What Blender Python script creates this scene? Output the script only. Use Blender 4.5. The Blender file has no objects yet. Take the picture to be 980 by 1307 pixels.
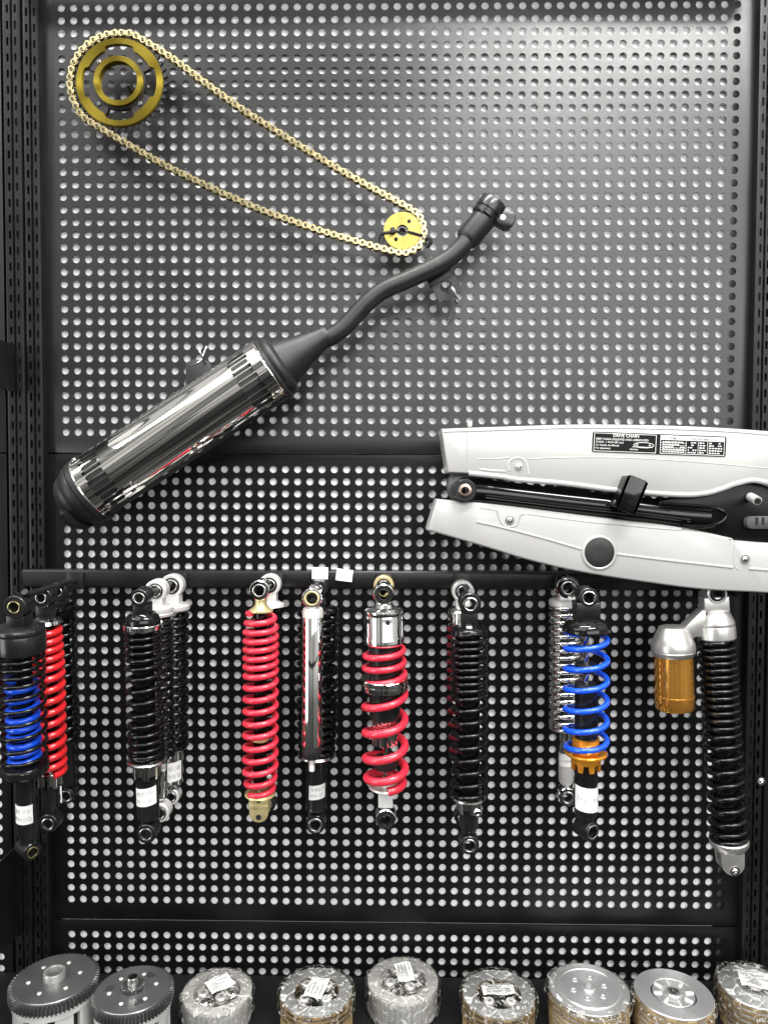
import bpy, math, random
from mathutils import Matrix, Vector
random.seed(7)
PI = math.pi
sin, cos, R = math.sin, math.cos, math.radians
scene = bpy.context.scene
COL = scene.collection

# ------------------------------------------------------------------ camera
F = 944.0                                   # focal length in photo pixels (980 x 1307)
CAM = Vector((-0.0023, -0.9373, -0.0297))
CROT = Matrix.Rotation(0.0131, 3, 'Z') @ Matrix.Rotation(PI/2 - 0.0338, 3, 'X') @ Matrix.Rotation(0.003, 3, 'Z')
cd = bpy.data.cameras.new('camera')
cam = bpy.data.objects.new('camera', cd); COL.objects.link(cam)
cam.matrix_world = Matrix.Translation(CAM) @ CROT.to_4x4()
cd.sensor_fit = 'VERTICAL'; cd.sensor_height = 36.0; cd.sensor_width = 36.0
cd.lens = F/1307*36; cd.clip_start = 0.01; cd.clip_end = 100
scene.camera = cam

def ray(px, py):
    return CROT @ Vector(((px-490)/F, -(py-653.5)/F, -1.0))
def at(px, py, d):                          # a measured pixel -> the point standing d metres in front of the panels
    v = ray(px, py); t = (-d - CAM.y)/v.y
    return CAM + v*t
def atz(px, py, z):                         # the same on a horizontal plane
    v = ray(px, py); t = (z - CAM.z)/v.z
    return CAM + v*t
def mpp(d): return (0.9373 - d)/F           # metres per photo pixel at that distance

# ------------------------------------------------------------------ materials
def mat(name, col, metal=0.0, rough=0.5, var=0.12, nscale=60, bump=0.0, bscale=400, coat=0.0, spec=0.5,
        rvar=0.25, aniso=0.0, tangent=None, wear=None):
    m = bpy.data.materials.new(name); m.use_nodes = True
    nt = m.node_tree; n = nt.nodes; l = nt.links
    b = n['Principled BSDF']
    b.inputs['Metallic'].default_value = metal
    b.inputs['Specular IOR Level'].default_value = spec
    b.inputs['Coat Weight'].default_value = coat
    b.inputs['Coat Roughness'].default_value = 0.06
    tc = n.new('ShaderNodeTexCoord')
    no = n.new('ShaderNodeTexNoise'); no.inputs['Scale'].default_value = nscale; no.inputs['Detail'].default_value = 6
    l.new(tc.outputs['Object'], no.inputs['Vector'])
    cr = n.new('ShaderNodeMapRange'); cr.inputs[1].default_value = 0.3; cr.inputs[2].default_value = 0.7
    cr.inputs[3].default_value = 1-var; cr.inputs[4].default_value = 1+var
    l.new(no.outputs['Fac'], cr.inputs[0])
    mx = n.new('ShaderNodeVectorMath'); mx.operation = 'SCALE'; mx.inputs[0].default_value = col[:3]
    l.new(cr.outputs[0], mx.inputs['Scale'])
    src = mx.outputs[0]
    if wear:
        n2 = n.new('ShaderNodeTexNoise'); n2.inputs['Scale'].default_value = wear[1]; n2.inputs['Detail'].default_value = 8
        l.new(tc.outputs['Object'], n2.inputs['Vector'])
        rp = n.new('ShaderNodeMapRange'); rp.inputs[1].default_value = wear[2]; rp.inputs[2].default_value = wear[2]+0.12
        l.new(n2.outputs['Fac'], rp.inputs[0])
        mm = n.new('ShaderNodeMix'); mm.data_type = 'RGBA'
        l.new(rp.outputs[0], mm.inputs[0]); l.new(src, mm.inputs[6]); mm.inputs[7].default_value = (*wear[0], 1)
        src = mm.outputs[2]
    l.new(src, b.inputs['Base Color'])
    rr = n.new('ShaderNodeMapRange'); rr.inputs[1].default_value = 0.3; rr.inputs[2].default_value = 0.7
    rr.inputs[3].default_value = rough*(1-rvar); rr.inputs[4].default_value = min(1, rough*(1+rvar))
    n3 = n.new('ShaderNodeTexNoise'); n3.inputs['Scale'].default_value = nscale*0.37; n3.inputs['Detail'].default_value = 7
    l.new(tc.outputs['Object'], n3.inputs['Vector']); l.new(n3.outputs['Fac'], rr.inputs[0])
    l.new(rr.outputs[0], b.inputs['Roughness'])
    if bump:
        nb = n.new('ShaderNodeTexNoise'); nb.inputs['Scale'].default_value = bscale; nb.inputs['Detail'].default_value = 3
        l.new(tc.outputs['Object'], nb.inputs['Vector'])
        bp = n.new('ShaderNodeBump'); bp.inputs['Strength'].default_value = bump; bp.inputs['Distance'].default_value = 0.001
        l.new(nb.outputs['Fac'], bp.inputs['Height']); l.new(bp.outputs[0], b.inputs['Normal'])
    if aniso:
        b.inputs['Anisotropic'].default_value = aniso
        tg = n.new('ShaderNodeTangent'); tg.direction_type = 'RADIAL'; tg.axis = tangent
        l.new(tg.outputs[0], b.inputs['Tangent']); b.inputs['Anisotropic Rotation'].default_value = .25
    return m

PANEL = mat('black_powder_coat', (.0065, .0065, .007), 0, .35, .25, 25, .10, 900, spec=.60, rvar=.10)
PANELM = mat('black_coat_dimmed', (.005, .005, .0053), 0, .34, .25, 25, .10, 900, spec=.22, rvar=.14)  # panel coat with shade built in: base and reflectance lowered below the seam
UPR = mat('black_steel', (.006, .006, .0065), 0, .40, .3, 30, .12, 800, spec=.28, rvar=.2)
AXLEK = mat('black_thick_paint', (.006, .006, .0065), 0, .3, .3, 50, .06, 500, spec=.18)
RAILM = mat('rail_black', (.009, .009, .0095), 0, .38, .3, 40, .08, 900, spec=.35)
SHELFM = mat('shelf_black', (.006, .006, .0065), 0, .5, .3, 15, .05, 600, spec=.3)
DARK = mat('dark_void', (.006, .006, .006), 0, .8, .1)
WHITEW = mat('white_board', (.86, .86, .87), 0, .8, .05, 8, .05, 500, spec=.2)
GLOSSK = mat('black_gloss_paint', (.004, .004, .0045), 0, .09, .2, 90, 0, 400, coat=.1, spec=.32)
SATINK = mat('black_satin_paint', (.010, .010, .011), 0, .26, .3, 60, .04, 900, rvar=.3)
MATTK = mat('black_heatproof_paint', (.013, .013, .013), 0, .44, .3, 45, .12, 900, rvar=.2, wear=((.035, .034, .033), 60, .62))
PEGM = mat('peg_black', (.012, .012, .012), 0, .42, .3, 70)
RUB = mat('rubber', (.012, .012, .012), 0, .6, .25, 70, .08, 600)
CHROME = mat('chrome', (.88, .88, .87), 1, .055, .03, 40, .012, 120, rvar=.4)
SHIELD = mat('polished_shield', (.92, .91, .88), 1, .05, .03, 30, 0, 24, rvar=.3)
STEEL = mat('bright_steel', (.62, .61, .59), 1, .22, .12, 80, .04, 500)
ALU = mat('cast_aluminium', (.80, .79, .77), .45, .36, .10, 60, .12, 700)
ALUP = mat('silver_paint', (.60, .59, .57), .8, .34, .06, 60, .05, 700)
GUNM = mat('grey_steel', (.15, .15, .15), .8, .30, .18, 60, .08, 500, wear=((.42, .42, .41), 45, .6))
GUNT = mat('turned_steel', (.24, .24, .24), .8, .34, .10, 50, 0, 500, aniso=.6, tangent='Z')
ALUT = mat('turned_aluminium', (.80, .80, .80), .85, .36, .06, 50, 0, 500, aniso=.6, tangent='Z')
GOLDT = mat('gold_turned', (.17, .13, .017), 1, .48, .08, 60, 0, 400, rvar=.1, aniso=.95, tangent='Y')
GOLDP = mat('gold_zinc', (.38, .31, .085), 1, .34, .14, 90, .08, 300, aniso=.6, tangent='Y')
BRASS = mat('brass_links', (.50, .43, .24), 1, .24, .18, 160, .08, 700)
ZINC = mat('yellow_zinc', (.74, .62, .32), .6, .32, .18, 90, .06, 500)
DGOLD = mat('dark_bronze', (.010, .007, .006), 0, .45, .3, 80, .05, 500)
ORANGE = mat('orange_anodised', (.92, .38, .04), .6, .22, .08, 60, 0, 400)
AMBER = mat('amber_anodised', (1, .47, .09), .85, .13, .05, 40, 0, 400)
RED = mat('red_paint', (.76, .032, .062), 0, .24, .10, 90, .02, 500, coat=.35)
REDB = mat('scarlet_paint', (.75, .02, .025), 0, .24, .10, 90, .02, 500, coat=.35)
DRED = mat('dark_red_paint', (.14, .006, .012), 0, .3, .15, 90)
BLUE = mat('blue_paint', (.008, .09, .80), 0, .20, .10, 90, .02, 500, coat=.4)
CASEM = mat('pearl_white_plastic', (.43, .425, .412), 0, .30, .03, 9, .03, 900, coat=.25, rvar=.2)
PAPER = mat('paper', (.85, .85, .83), 0, .8, .04, 40, .1, 300, spec=.2)
INK = mat('faded_ink', (.32, .32, .34), 0, .8, .2, 300)
LABK = mat('label_black', (.006, .006, .0065), 0, .5, .2, 60, spec=.15)
LABW = mat('label_print', (.72, .71, .70), 0, .45, .08, 90)
DRUM = mat('drum_aluminium', (.82, .81, .79), .6, .28, .10, 50, .02, 400)
DULL = mat('dull_aluminium', (.42, .42, .41), .6, .4, .15, 60, .05, 500)
FRICT = mat('friction_lining', (.36, .25, .12), 0, .5, .12, 90, .1, 600)
WIRE = mat('galvanised_wire', (.75, .75, .74), 1, .25, .1, 90)

def plastic():
    m = bpy.data.materials.new('clear_film'); m.use_nodes = True
    nt = m.node_tree; n = nt.nodes; l = nt.links; n.clear()
    o = n.new('ShaderNodeOutputMaterial'); t = n.new('ShaderNodeBsdfTransparent'); t.inputs[0].default_value = (.985, .985, .975, 1)
    g = n.new('ShaderNodeBsdfGlossy'); g.inputs['Roughness'].default_value = .06
    d = n.new('ShaderNodeBsdfDiffuse'); d.inputs[0].default_value = (.8, .8, .76, 1)
    tc = n.new('ShaderNodeTexCoord')
    no = n.new('ShaderNodeTexNoise'); no.inputs['Scale'].default_value = 70; no.inputs['Detail'].default_value = 4; no.inputs['Distortion'].default_value = 2.5
    l.new(tc.outputs['Object'], no.inputs['Vector'])
    bp = n.new('ShaderNodeBump'); bp.inputs['Strength'].default_value = 1.0; bp.inputs['Distance'].default_value = .003
    l.new(no.outputs['Fac'], bp.inputs['Height']); l.new(bp.outputs[0], g.inputs['Normal'])
    lw = n.new('ShaderNodeFresnel'); lw.inputs[0].default_value = 1.5; l.new(bp.outputs[0], lw.inputs['Normal'])
    ad = n.new('ShaderNodeMath'); ad.operation = 'MULTIPLY_ADD'; ad.inputs[1].default_value = .85; ad.inputs[2].default_value = .0
    l.new(lw.outputs[0], ad.inputs[0])
    m1 = n.new('ShaderNodeMixShader'); l.new(ad.outputs[0], m1.inputs[0]); l.new(t.outputs[0], m1.inputs[1]); l.new(g.outputs[0], m1.inputs[2])
    r = n.new('ShaderNodeMapRange'); r.inputs[1].default_value = .54; r.inputs[2].default_value = .68; r.inputs[3].default_value = .0; r.inputs[4].default_value = .6  # white patches paint the crinkle highlights into the film
    l.new(no.outputs['Fac'], r.inputs[0])
    m2 = n.new('ShaderNodeMixShader'); l.new(r.outputs[0], m2.inputs[0]); l.new(m1.outputs[0], m2.inputs[1]); l.new(d.outputs[0], m2.inputs[2])
    l.new(m2.outputs[0], o.inputs[0])
    return m
FILM = plastic()

# ------------------------------------------------------------------ mesh helpers
class MB:
    def __init__(s): s.v = []; s.f = []
    def add(s, vs, fs, M=None):
        o = len(s.v)
        s.v += [tuple(M @ Vector(p)) if M is not None else tuple(p) for p in vs]
        s.f += [tuple(i+o for i in f) for f in fs]
        return s
    def rings(s, rs, closed_v=False, cap0=False, cap1=False, M=None):
        n = len(rs[0]); vs = [p for r in rs for p in r]; fs = []
        m = len(rs)
        for a in range(m if closed_v else m-1):
            b = (a+1) % m
            for i in range(n):
                j = (i+1) % n
                fs.append((a*n+i, a*n+j, b*n+j, b*n+i))
        if cap0: fs.append(tuple(range(n))[::-1])
        if cap1: fs.append(tuple(range((m-1)*n, m*n)))
        return s.add(vs, fs, M)
    def lathe(s, prof, seg=36, M=None, closed=False, wob=None):      # prof: (axial z, radius); axis Z
        rs = []
        for z, r in prof:
            r = max(r, 1e-5)
            rs.append([((r*(wob(k/seg*2*PI, z) if wob else 1))*sin(k/seg*2*PI), -(r*(wob(k/seg*2*PI, z) if wob else 1))*cos(k/seg*2*PI), z) for k in range(seg)])
        return s.rings(rs, closed_v=closed, M=M)
    def tube(s, pts, r, seg=10, closed=False, M=None, flat=1.0):
        P = [Vector(p) for p in pts]; n = len(P)
        rad = (lambda i: r[i]) if isinstance(r, (list, tuple)) else (lambda i: r)
        T = []
        for i in range(n):
            a = P[(i-1) % n] if (closed or i > 0) else P[i]; b = P[(i+1) % n] if (closed or i < n-1) else P[i]
            T.append((b-a).normalized())
        u = Vector((0, -1, 0)); u = (u - T[0]*u.dot(T[0]))
        if u.length < .05: u = Vector((1, 0, 0)); u = u - T[0]*u.dot(T[0])
        u.normalize(); rs = []
        for i in range(n):
            u = (u - T[i]*u.dot(T[i])).normalized(); w = T[i].cross(u)
            rs.append([P[i] + (u*cos(k/seg*2*PI)*flat + w*sin(k/seg*2*PI))*rad(i) for k in range(seg)])
        return s.rings(rs, closed_v=closed, cap0=not closed, cap1=not closed, M=M)
    def prism(s, out, y0, y1, bev=0.0, M=None, seg=3):               # out: (x, z) outline; y0 front (nearer the viewer), y1 back
        a = sum(out[i][0]*out[(i+1) % len(out)][1]-out[(i+1) % len(out)][0]*out[i][1] for i in range(len(out)))
        if a < 0: out = out[::-1]
        n = len(out)
        def inset(t):
            r = []
            for i in range(n):
                p, q, w = Vector(out[i-1]), Vector(out[i]), Vector(out[(i+1) % n])
                e1 = (q-p).normalized(); e2 = (w-q).normalized()
                n1 = Vector((-e1.y, e1.x)); n2 = Vector((-e2.y, e2.x)); b = n1+n2
                b = b/max(.35, b.dot(b))*2 if b.length > .05 else n1
                r.append(q + b*t*.5*(2 if False else 1)*1.0)
            return r
        rs = []
        lay = [(y1, 0)]
        if bev: lay += [(y0+bev*(1-sin(k/seg*PI/2)), bev*(1-cos(k/seg*PI/2))) for k in range(seg+1)]
        else: lay += [(y0, 0)]
        for y, t in lay:
            o = inset(t) if t else [Vector(q) for q in out]
            rs.append([(q.x, y, q.y) for q in o])
        return s.rings(rs, cap0=True, cap1=True, M=M)
    def ringprism(s, ro, ri, y0, y1, n=64, M=None, a0=0, a1=2*PI):   # annulus in XZ, ro/ri numbers or functions of angle
        fo = ro if callable(ro) else (lambda a: ro); fi = ri if callable(ri) else (lambda a: ri)
        full = abs(a1-a0-2*PI) < 1e-6
        m = n if full else n+1
        rs = []
        for k in range(m):
            a = a0+(a1-a0)*k/n; c, d = cos(a), sin(a); A, B = fo(a), fi(a)
            rs.append([(A*c, y0, A*d), (A*c, y1, A*d), (B*c, y1, B*d), (B*c, y0, B*d)])
        return s.rings(rs, closed_v=full, cap0=not full, cap1=not full, M=M)
    def box(s, x0, x1, y0, y1, z0, z1, bev=0, M=None):
        return s.prism([(x0, z0), (x1, z0), (x1, z1), (x0, z1)], y0, y1, bev, M)
    def holecell(s, rect, hole, fmap, depth=None):                   # rectangle with a hole, mapped by fmap(u, v, w)
        u0, v0, u1, v1 = rect; cu = sum(p[0] for p in hole)/len(hole); cv = sum(p[1] for p in hole)/len(hole)
        n = len(hole); outer = []
        for (u, v) in hole:
            dx, dy = u-cu, v-cv
            t = min(((u1-cu) if dx > 0 else (u0-cu))/dx if abs(dx) > 1e-12 else 1e9, ((v1-cv) if dy > 0 else (v0-cv))/dy if abs(dy) > 1e-12 else 1e9)
            outer.append((cu+dx*t, cv+dy*t))
        vs = [fmap(u, v, 0) for u, v in outer]+[fmap(u, v, 0) for u, v in hole]
        fs = [(i, (i+1) % n, n+(i+1) % n, n+i) for i in range(n)]
        ang = [math.atan2(v-cv, u-cu) for u, v in outer]
        for (cx, cy) in ((u0, v0), (u1, v0), (u1, v1), (u0, v1)):    # corners
            if any(abs(o[0]-cx) < 1e-9 and abs(o[1]-cy) < 1e-9 for o in outer): continue
            for i in range(n):
                j = (i+1) % n; o, p = outer[i], outer[j]
                onx = abs(o[0]-cx) < 1e-9 or abs(p[0]-cx) < 1e-9; ony = abs(o[1]-cy) < 1e-9 or abs(p[1]-cy) < 1e-9
                if onx and ony and not (abs(o[0]-p[0]) < 1e-9 or abs(o[1]-p[1]) < 1e-9):
                    vs.append(fmap(cx, cy, 0)); fs.append((i, len(vs)-1, j)); break
        if depth:
            b = len(vs); vs += [fmap(u, v, depth) for u, v in hole]
            fs += [(n+i, n+(i+1) % n, b+(i+1) % n, b+i) for i in range(n)]
        return s.add(vs, fs)
    def mesh(s, name, m, ang=.62):
        me = bpy.data.meshes.new(name); me.from_pydata(s.v, [], s.f); me.validate()
        import bmesh
        bm = bmesh.new(); bm.from_mesh(me); bmesh.ops.recalc_face_normals(bm, faces=bm.faces); bm.to_mesh(me); bm.free()
        me.polygons.foreach_set('use_smooth', [True]*len(me.polygons)); me.set_sharp_from_angle(angle=ang)
        me.materials.append(m)
        return me
    def build(s, name, m, parent=None, loc=None, ang=.62):
        o = bpy.data.objects.new(name, s.mesh(name, m, ang)); COL.objects.link(o)
        if parent: o.parent = parent
        if loc: o.location = loc
        return o

def tag(o, label=None, cat=None, group=None, kind=None):
    if label: o['label'] = label
    if cat: o['category'] = cat
    if group: o['group'] = group
    if kind: o['kind'] = kind
    return o
def thing(name, label, cat, M, group=None):
    o = bpy.data.objects.new(name, None); COL.objects.link(o); o.empty_display_size = .02
    o.matrix_world = M if isinstance(M, Matrix) else Matrix.Translation(M)
    return tag(o, label, cat, group)
def frame(orig, z, xhint=Vector((1, 0, 0))):
    z = z.normalized(); x = (xhint - z*xhint.dot(z)).normalized(); y = z.cross(x)
    return Matrix.Translation(orig) @ Matrix((x, y, z)).transposed().to_4x4()
RY = Matrix.Rotation(-PI/2, 4, 'X')                                  # lathe axis Z -> Y
def spline(pts, n=8, closed=False):
    P = [Vector(p) for p in pts]; m = len(P); out = []
    for i in range(m if closed else m-1):
        g = (lambda k: P[k % m]) if closed else (lambda k: P[max(0, min(m-1, k))])
        a, b, c, d = g(i-1), g(i), g(i+1), g(i+2)
        for k in range(n):
            t = k/n
            out.append(.5*((2*b)+(c-a)*t+(2*a-5*b+4*c-d)*t*t+(3*b-3*c+d-a)*t**3))
    if not closed: out.append(P[-1])
    return out
def stadium(cx, cy, hw, hh, n=5):                                    # vertical if hh > hw
    pts = []
    if hh >= hw:
        for k in range(n+1): a = PI*k/n; pts.append((cx+hw*cos(a), cy+(hh-hw)+hw*sin(a)))
        for k in range(n+1): a = PI+PI*k/n; pts.append((cx+hw*cos(a), cy-(hh-hw)+hw*sin(a)))
    else:
        for k in range(n+1): a = -PI/2+PI*k/n; pts.append((cx+(hw-hh)+hh*cos(a), cy+hh*sin(a)))
        for k in range(n+1): a = PI/2+PI*k/n; pts.append((cx-(hw-hh)+hh*cos(a), cy+hh*sin(a)))
    return pts
def rounded(w, h, r, n=5):
    pts = []
    for cx, cy, a0 in ((w/2-r, h/2-r, 0), (-w/2+r, h/2-r, PI/2), (-w/2+r, -h/2+r, PI), (w/2-r, -h/2+r, 1.5*PI)):
        for k in range(n+1): a = a0+PI/2*k/n; pts.append((cx+r*cos(a), cy+r*sin(a)))
    return pts
def screw(parent, p, r, m=STEEL, name='screw'):                      # cross-head screw facing the viewer
    b = MB(); b.lathe([(0, r*1.0), (r*.35, r*.95), (r*.6, r*.7), (r*.68, r*.35), (r*.5, r*.3), (r*.35, .0)], 20, Matrix.Translation(p) @ Matrix.Rotation(PI/2, 4, 'X'))
    b.lathe([(0, r*1.5), (r*.18, r*1.5), (r*.2, r*.9)], 22, Matrix.Translation(p) @ Matrix.Rotation(PI/2, 4, 'X'))
    return b.build(name, m, parent)

# ------------------------------------------------------------------ wall, perforated panels, uprights
PT = 0.0155
def LX(c): return (c-27)*PT
def LZ(r): return (36.5-r)*PT
def panel(label, c0, c1, r0, r1, xl, xr, zt, zb, m=PANEL, sl=None):
    b = MB(); hr = .00465; N = 16
    def fm(u, v, w): return (u, w, v)
    for c in range(c0, c1+1):
        for r in range(r0, r1+1):
            x, z = LX(c), LZ(r)
            hole = [(x+hr*cos(PI/8*k+PI/4), z+hr*sin(PI/8*k+PI/4)) for k in range(N)]
            b.holecell((x-PT/2, z-PT/2, x+PT/2, z+PT/2), hole, fm,   .0009)
    X0, X1, Z0, Z1 = LX(c0-.5), LX(c1+.5), LZ(r1+.5), LZ(r0-.5)
    e = .0006
    I = [(X0, Z0), (X1, Z0), (X1, Z1), (X0, Z1)]
    O = [(xl+e, zb+e), (xr-e, zb+e), (xr-e, zt-e), (xl+e, zt-e)]
    Q = [(xl, zb), (xr, zb), (xr, zt), (xl, zt)]
    vs = [(x, 0, z) for x, z in I]+[(x, 0, z) for x, z in O]+[(xl+e*.3+(0 if x < 0 and False else 0), e*.3, z) for x, z in Q]
    vs = [(x, 0, z) for x, z in I]+[(x, 0, z) for x, z in O]
    mid = [(xl+e*.3, zb+e*.3), (xr-e*.3, zb+e*.3), (xr-e*.3, zt-e*.3), (xl+e*.3, zt-e*.3)]
    vs += [(x, e*.3, z) for x, z in mid]+[(x, e, z) for x, z in Q]+[(x, .005, z) for x, z in Q]
    fs = []
    for k in range(4):
        for i in range(4):
            j = (i+1) % 4; fs.append((k*4+i, k*4+j, (k+1)*4+j, (k+1)*4+i))
    b.add(vs, fs)
    o = b.build('perforated_panel', m, ang=.5)
    return tag(o, label, 'display panel', 'black perforated steel panels of the display wall')
xl = at(61, 620, 0).x; xr = at(954, 560, 0).x
panel('tall black perforated panel behind the gold chain and exhaust, top of the bay', 0, 54, -3, 34, xl, xr, LZ(-4.4), LZ(35.68))
panel('black perforated panel behind the row of hanging shock absorbers', 0, 54, 37, 73, xl, xr, LZ(35.80), LZ(74.70), PANELM)
panel('low black perforated panel just behind the clutch parts on the shelf', 0, 54, 76, 82, xl, xr, LZ(74.82), LZ(83.6), PANELM)
# neighbouring bay, a sliver at the left edge of the photo
xn = at(9, 620, 0).x
cn = int(round(at(-2, 1000, 0).x/PT+27))
panel('plain black panel sliver of the next bay, above the seam at far left', cn-4, cn-3, 0, 34, xn-.1, xn, LZ(-4.4), LZ(35.68))
panel('black panel sliver of the next bay with one row of holes, far left', cn-3, cn, 37, 73, xn-.1, xn, LZ(35.80), LZ(74.70), PANELM)
panel('black panel sliver of the next bay, lowest at far left', cn-3, cn, 76, 82, xn-.1, xn, LZ(74.82), LZ(83.6), PANELM)

BD = .0032
b = MB(); b.box(LX(-.9), LX(53.45), BD, BD+.004, LZ(83), LZ(35.9))
bb = tag(b.build('backing_board', WHITEW), 'white board showing through the holes of the middle and low black panels', 'backing board')
GE = mat('shaded_board_grey', (.16, .16, .16), 0, .7)  # dim grey paints the shade on the board behind the last holes
b = MB(); b.box(LX(53.47), LX(54.7), .010, .014, LZ(83), LZ(35.9)); b.build('shaded_edge_strip', GE, bb)
b = MB(); b.box(LX(-.9), LX(53.45), .0053, .0093, LZ(35.7), LZ(-4.2))
bb = tag(b.build('backing_board', WHITEW), 'white board showing through the holes of the tall black panel, behind the chain', 'backing board')
b = MB(); b.box(LX(53.47), LX(54.7), .0125, .0165, LZ(35.7), LZ(-4.2)); b.build('shaded_edge_strip', GE, bb)
b = MB(); b.box(xn-.1, LX(cn+.6), BD, BD+.004, LZ(83), LZ(36))
tag(b.build('backing_board', WHITEW), 'white board behind the next bay, far left', 'backing board')
b = MB(); b.box(-1.1, 1.1, .035, .05, LZ(86), LZ(-8))
tag(b.build('wall', DARK), kind='structure')

def upright(x0, x1, label, zoff=0.0, sx=.0098):
    b = MB(); y = -.011; zt, zb = LZ(-5), LZ(84); cx = (x0+x1)/2; pit = .0197
    def fm(u, v, w): return (u, y+w, v)
    n = int((zt-zb)/pit)
    for k in range(n):
        z = zt-(k+.5)*pit+zoff
        for s in (-1, 1):
            r = (cx-.0001 if s > 0 else x0+.003, z-pit/2, x1-.003 if s > 0 else cx+.0001, z+pit/2)
            r = (min(r[0], r[2]) if s < 0 else cx, r[1], max(r[0], r[2]) if s > 0 else cx, r[3])
            b.holecell(r, stadium(cx+s*sx/2, z, .0014, .0054, 3), fm, .002)
    za, zc = zt+zoff, zt-n*pit+zoff
    for sgn, xe in ((-1, x0), (1, x1)):
        q = [(xe-sgn*.003, y), (xe-sgn*.001, y+.0004), (xe, y+.0025), (xe, .03)]
        vs = [(px, py, za) for px, py in q]+[(px, py, zc) for px, py in q]
        b.add(vs, [(i, i+1, i+5, i+4) for i in range(3)])
    t = thing('slotted_upright', label, 'shelf upright', (cx, 0, zb), 'slotted steel uprights beside the panels')
    b.v = [(p[0]-cx, p[1], p[2]-zb) for p in b.v]
    b.build('slotted_face', UPR, t)
    c = MB(); c.box(x0+.002-cx, x1-.002-cx, .002, .006, 0, zt-zb); c.build('slot_shade_back', DARK, t)  # dark sheet added behind the slots so they look shaded
    return t
UL = at(36, 620, .011).x; UR_ = at(57, 620, .011).x
upright(UL, UR_, 'slotted black upright touching the left edge of the holed panels', 0)
upright(at(11, 620, .011).x, at(34.3, 620, .011).x, 'slotted black upright farthest left, beside the next bay', .004)
W0 = at(959.5, 500, .011).x
upright(W0, W0+.0225, 'slotted black upright just right of the holed panels', .006)
upright(W0+.0245, W0+.047, 'slotted black upright at the far right edge, with a chrome screw on it', .002)
b = thing('screw', 'chrome screw head standing on the right upright beside the long black spring', 'screw', at(971, 997, .013))
screw(b, Vector((0, 0, 0)), .0036, CHROME, 'screw_head')

# hanging rail
RD = .022
def rail(z0, z1, x0, x1, label):
    b = MB(); h = z1-z0; L = x1-x0; e = .0015
    prof = [(0, -RD+.003), (e, -RD+.0008), (e*2, -RD), (h-e*2, -RD), (h-e, -RD+.0005), (h, -RD+.002), (h, -.0015), (0, -.0015)]
    rs = [[(x, y, z) for z, y in prof] for x in (0, L)]
    b.rings(rs, cap0=True, cap1=True)
    return tag(b.build('hanging_rail', RAILM, loc=(x0, 0, z0)), label, 'rail')
zr0 = at(300, 751.5, RD).z; zr1 = at(300, 728.5, RD).z
rail(zr0, zr1, at(29, 740, RD).x, at(953, 740, RD).x, 'flat black steel rail across the panels that carries the shock absorber hooks')

b = MB(); zc = LZ(.75); b.box(at(29, 740, RD).x, at(953, 740, RD).x, -.058, -.030, zc+.025, zc+.047, .002)  # unseen bar added to cast the dark band along the panel top
tag(b.build('hanging_rail', RAILM), 'unseen black bar added above the chain to shade a band of the panel', 'rail')
for (px, y0_, y1_, lab) in ((18, 440, 500, 'black shelf bracket jutting out of the far left upright, half way up'), (26, 1076, 1190, 'black shelf bracket at the lower left, beside the clutch baskets')):
    p0, p1 = at(px, y0_, .011), at(px, y1_, .011); h_ = p0.z-p1.z
    t = thing('shelf_bracket', lab, 'bracket', p1)
    b = MB(); L_ = .30
    b.add([(-.0012, 0, h_), (-.0012, -L_, h_*.94), (-.0012, -L_, h_*.70), (-.0012, -.02, 0), (-.0012, 0, 0), (.0012, 0, h_), (.0012, -L_, h_*.94), (.0012, -L_, h_*.70), (.0012, -.02, 0), (.0012, 0, 0)],
          [(0, 1, 2, 3, 4), (5, 9, 8, 7, 6)]+[(i, i+5, (i+1) % 5+5, (i+1) % 5) for i in range(5)])
    b.build('plate', RAILM, t)
# shelf
ZS = at(500, 1247, .002).z
b = MB(); b.box(-.75, .75, -.36, -.002, ZS-.03, ZS, .002)
tag(b.build('shelf', SHELFM), 'black shelf under the row of clutch parts', 'shelf')

# ------------------------------------------------------------------ hooks
def hook(px, py, dfront, label, r=.0036):
    p0 = at(px, py, RD); L = dfront-RD
    t = thing('display_hook', label, 'hook', p0, 'hooks on the hanging rail')
    b = MB(); pts = [(0, 0, 0), (0, -L*.5, 0), (0, -L+.012, 0), (0, -L+.004, .0012), (0, -L, .004)]
    b.tube(spline(pts, 5), r, 12); b.build('prong', PEGM, t)
    c = MB(); c.box(-.0105, .0105, -.003, -.0002, -.0105, .0105, .0008); c.build('back_plate', RAILM, t)
    return t

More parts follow.
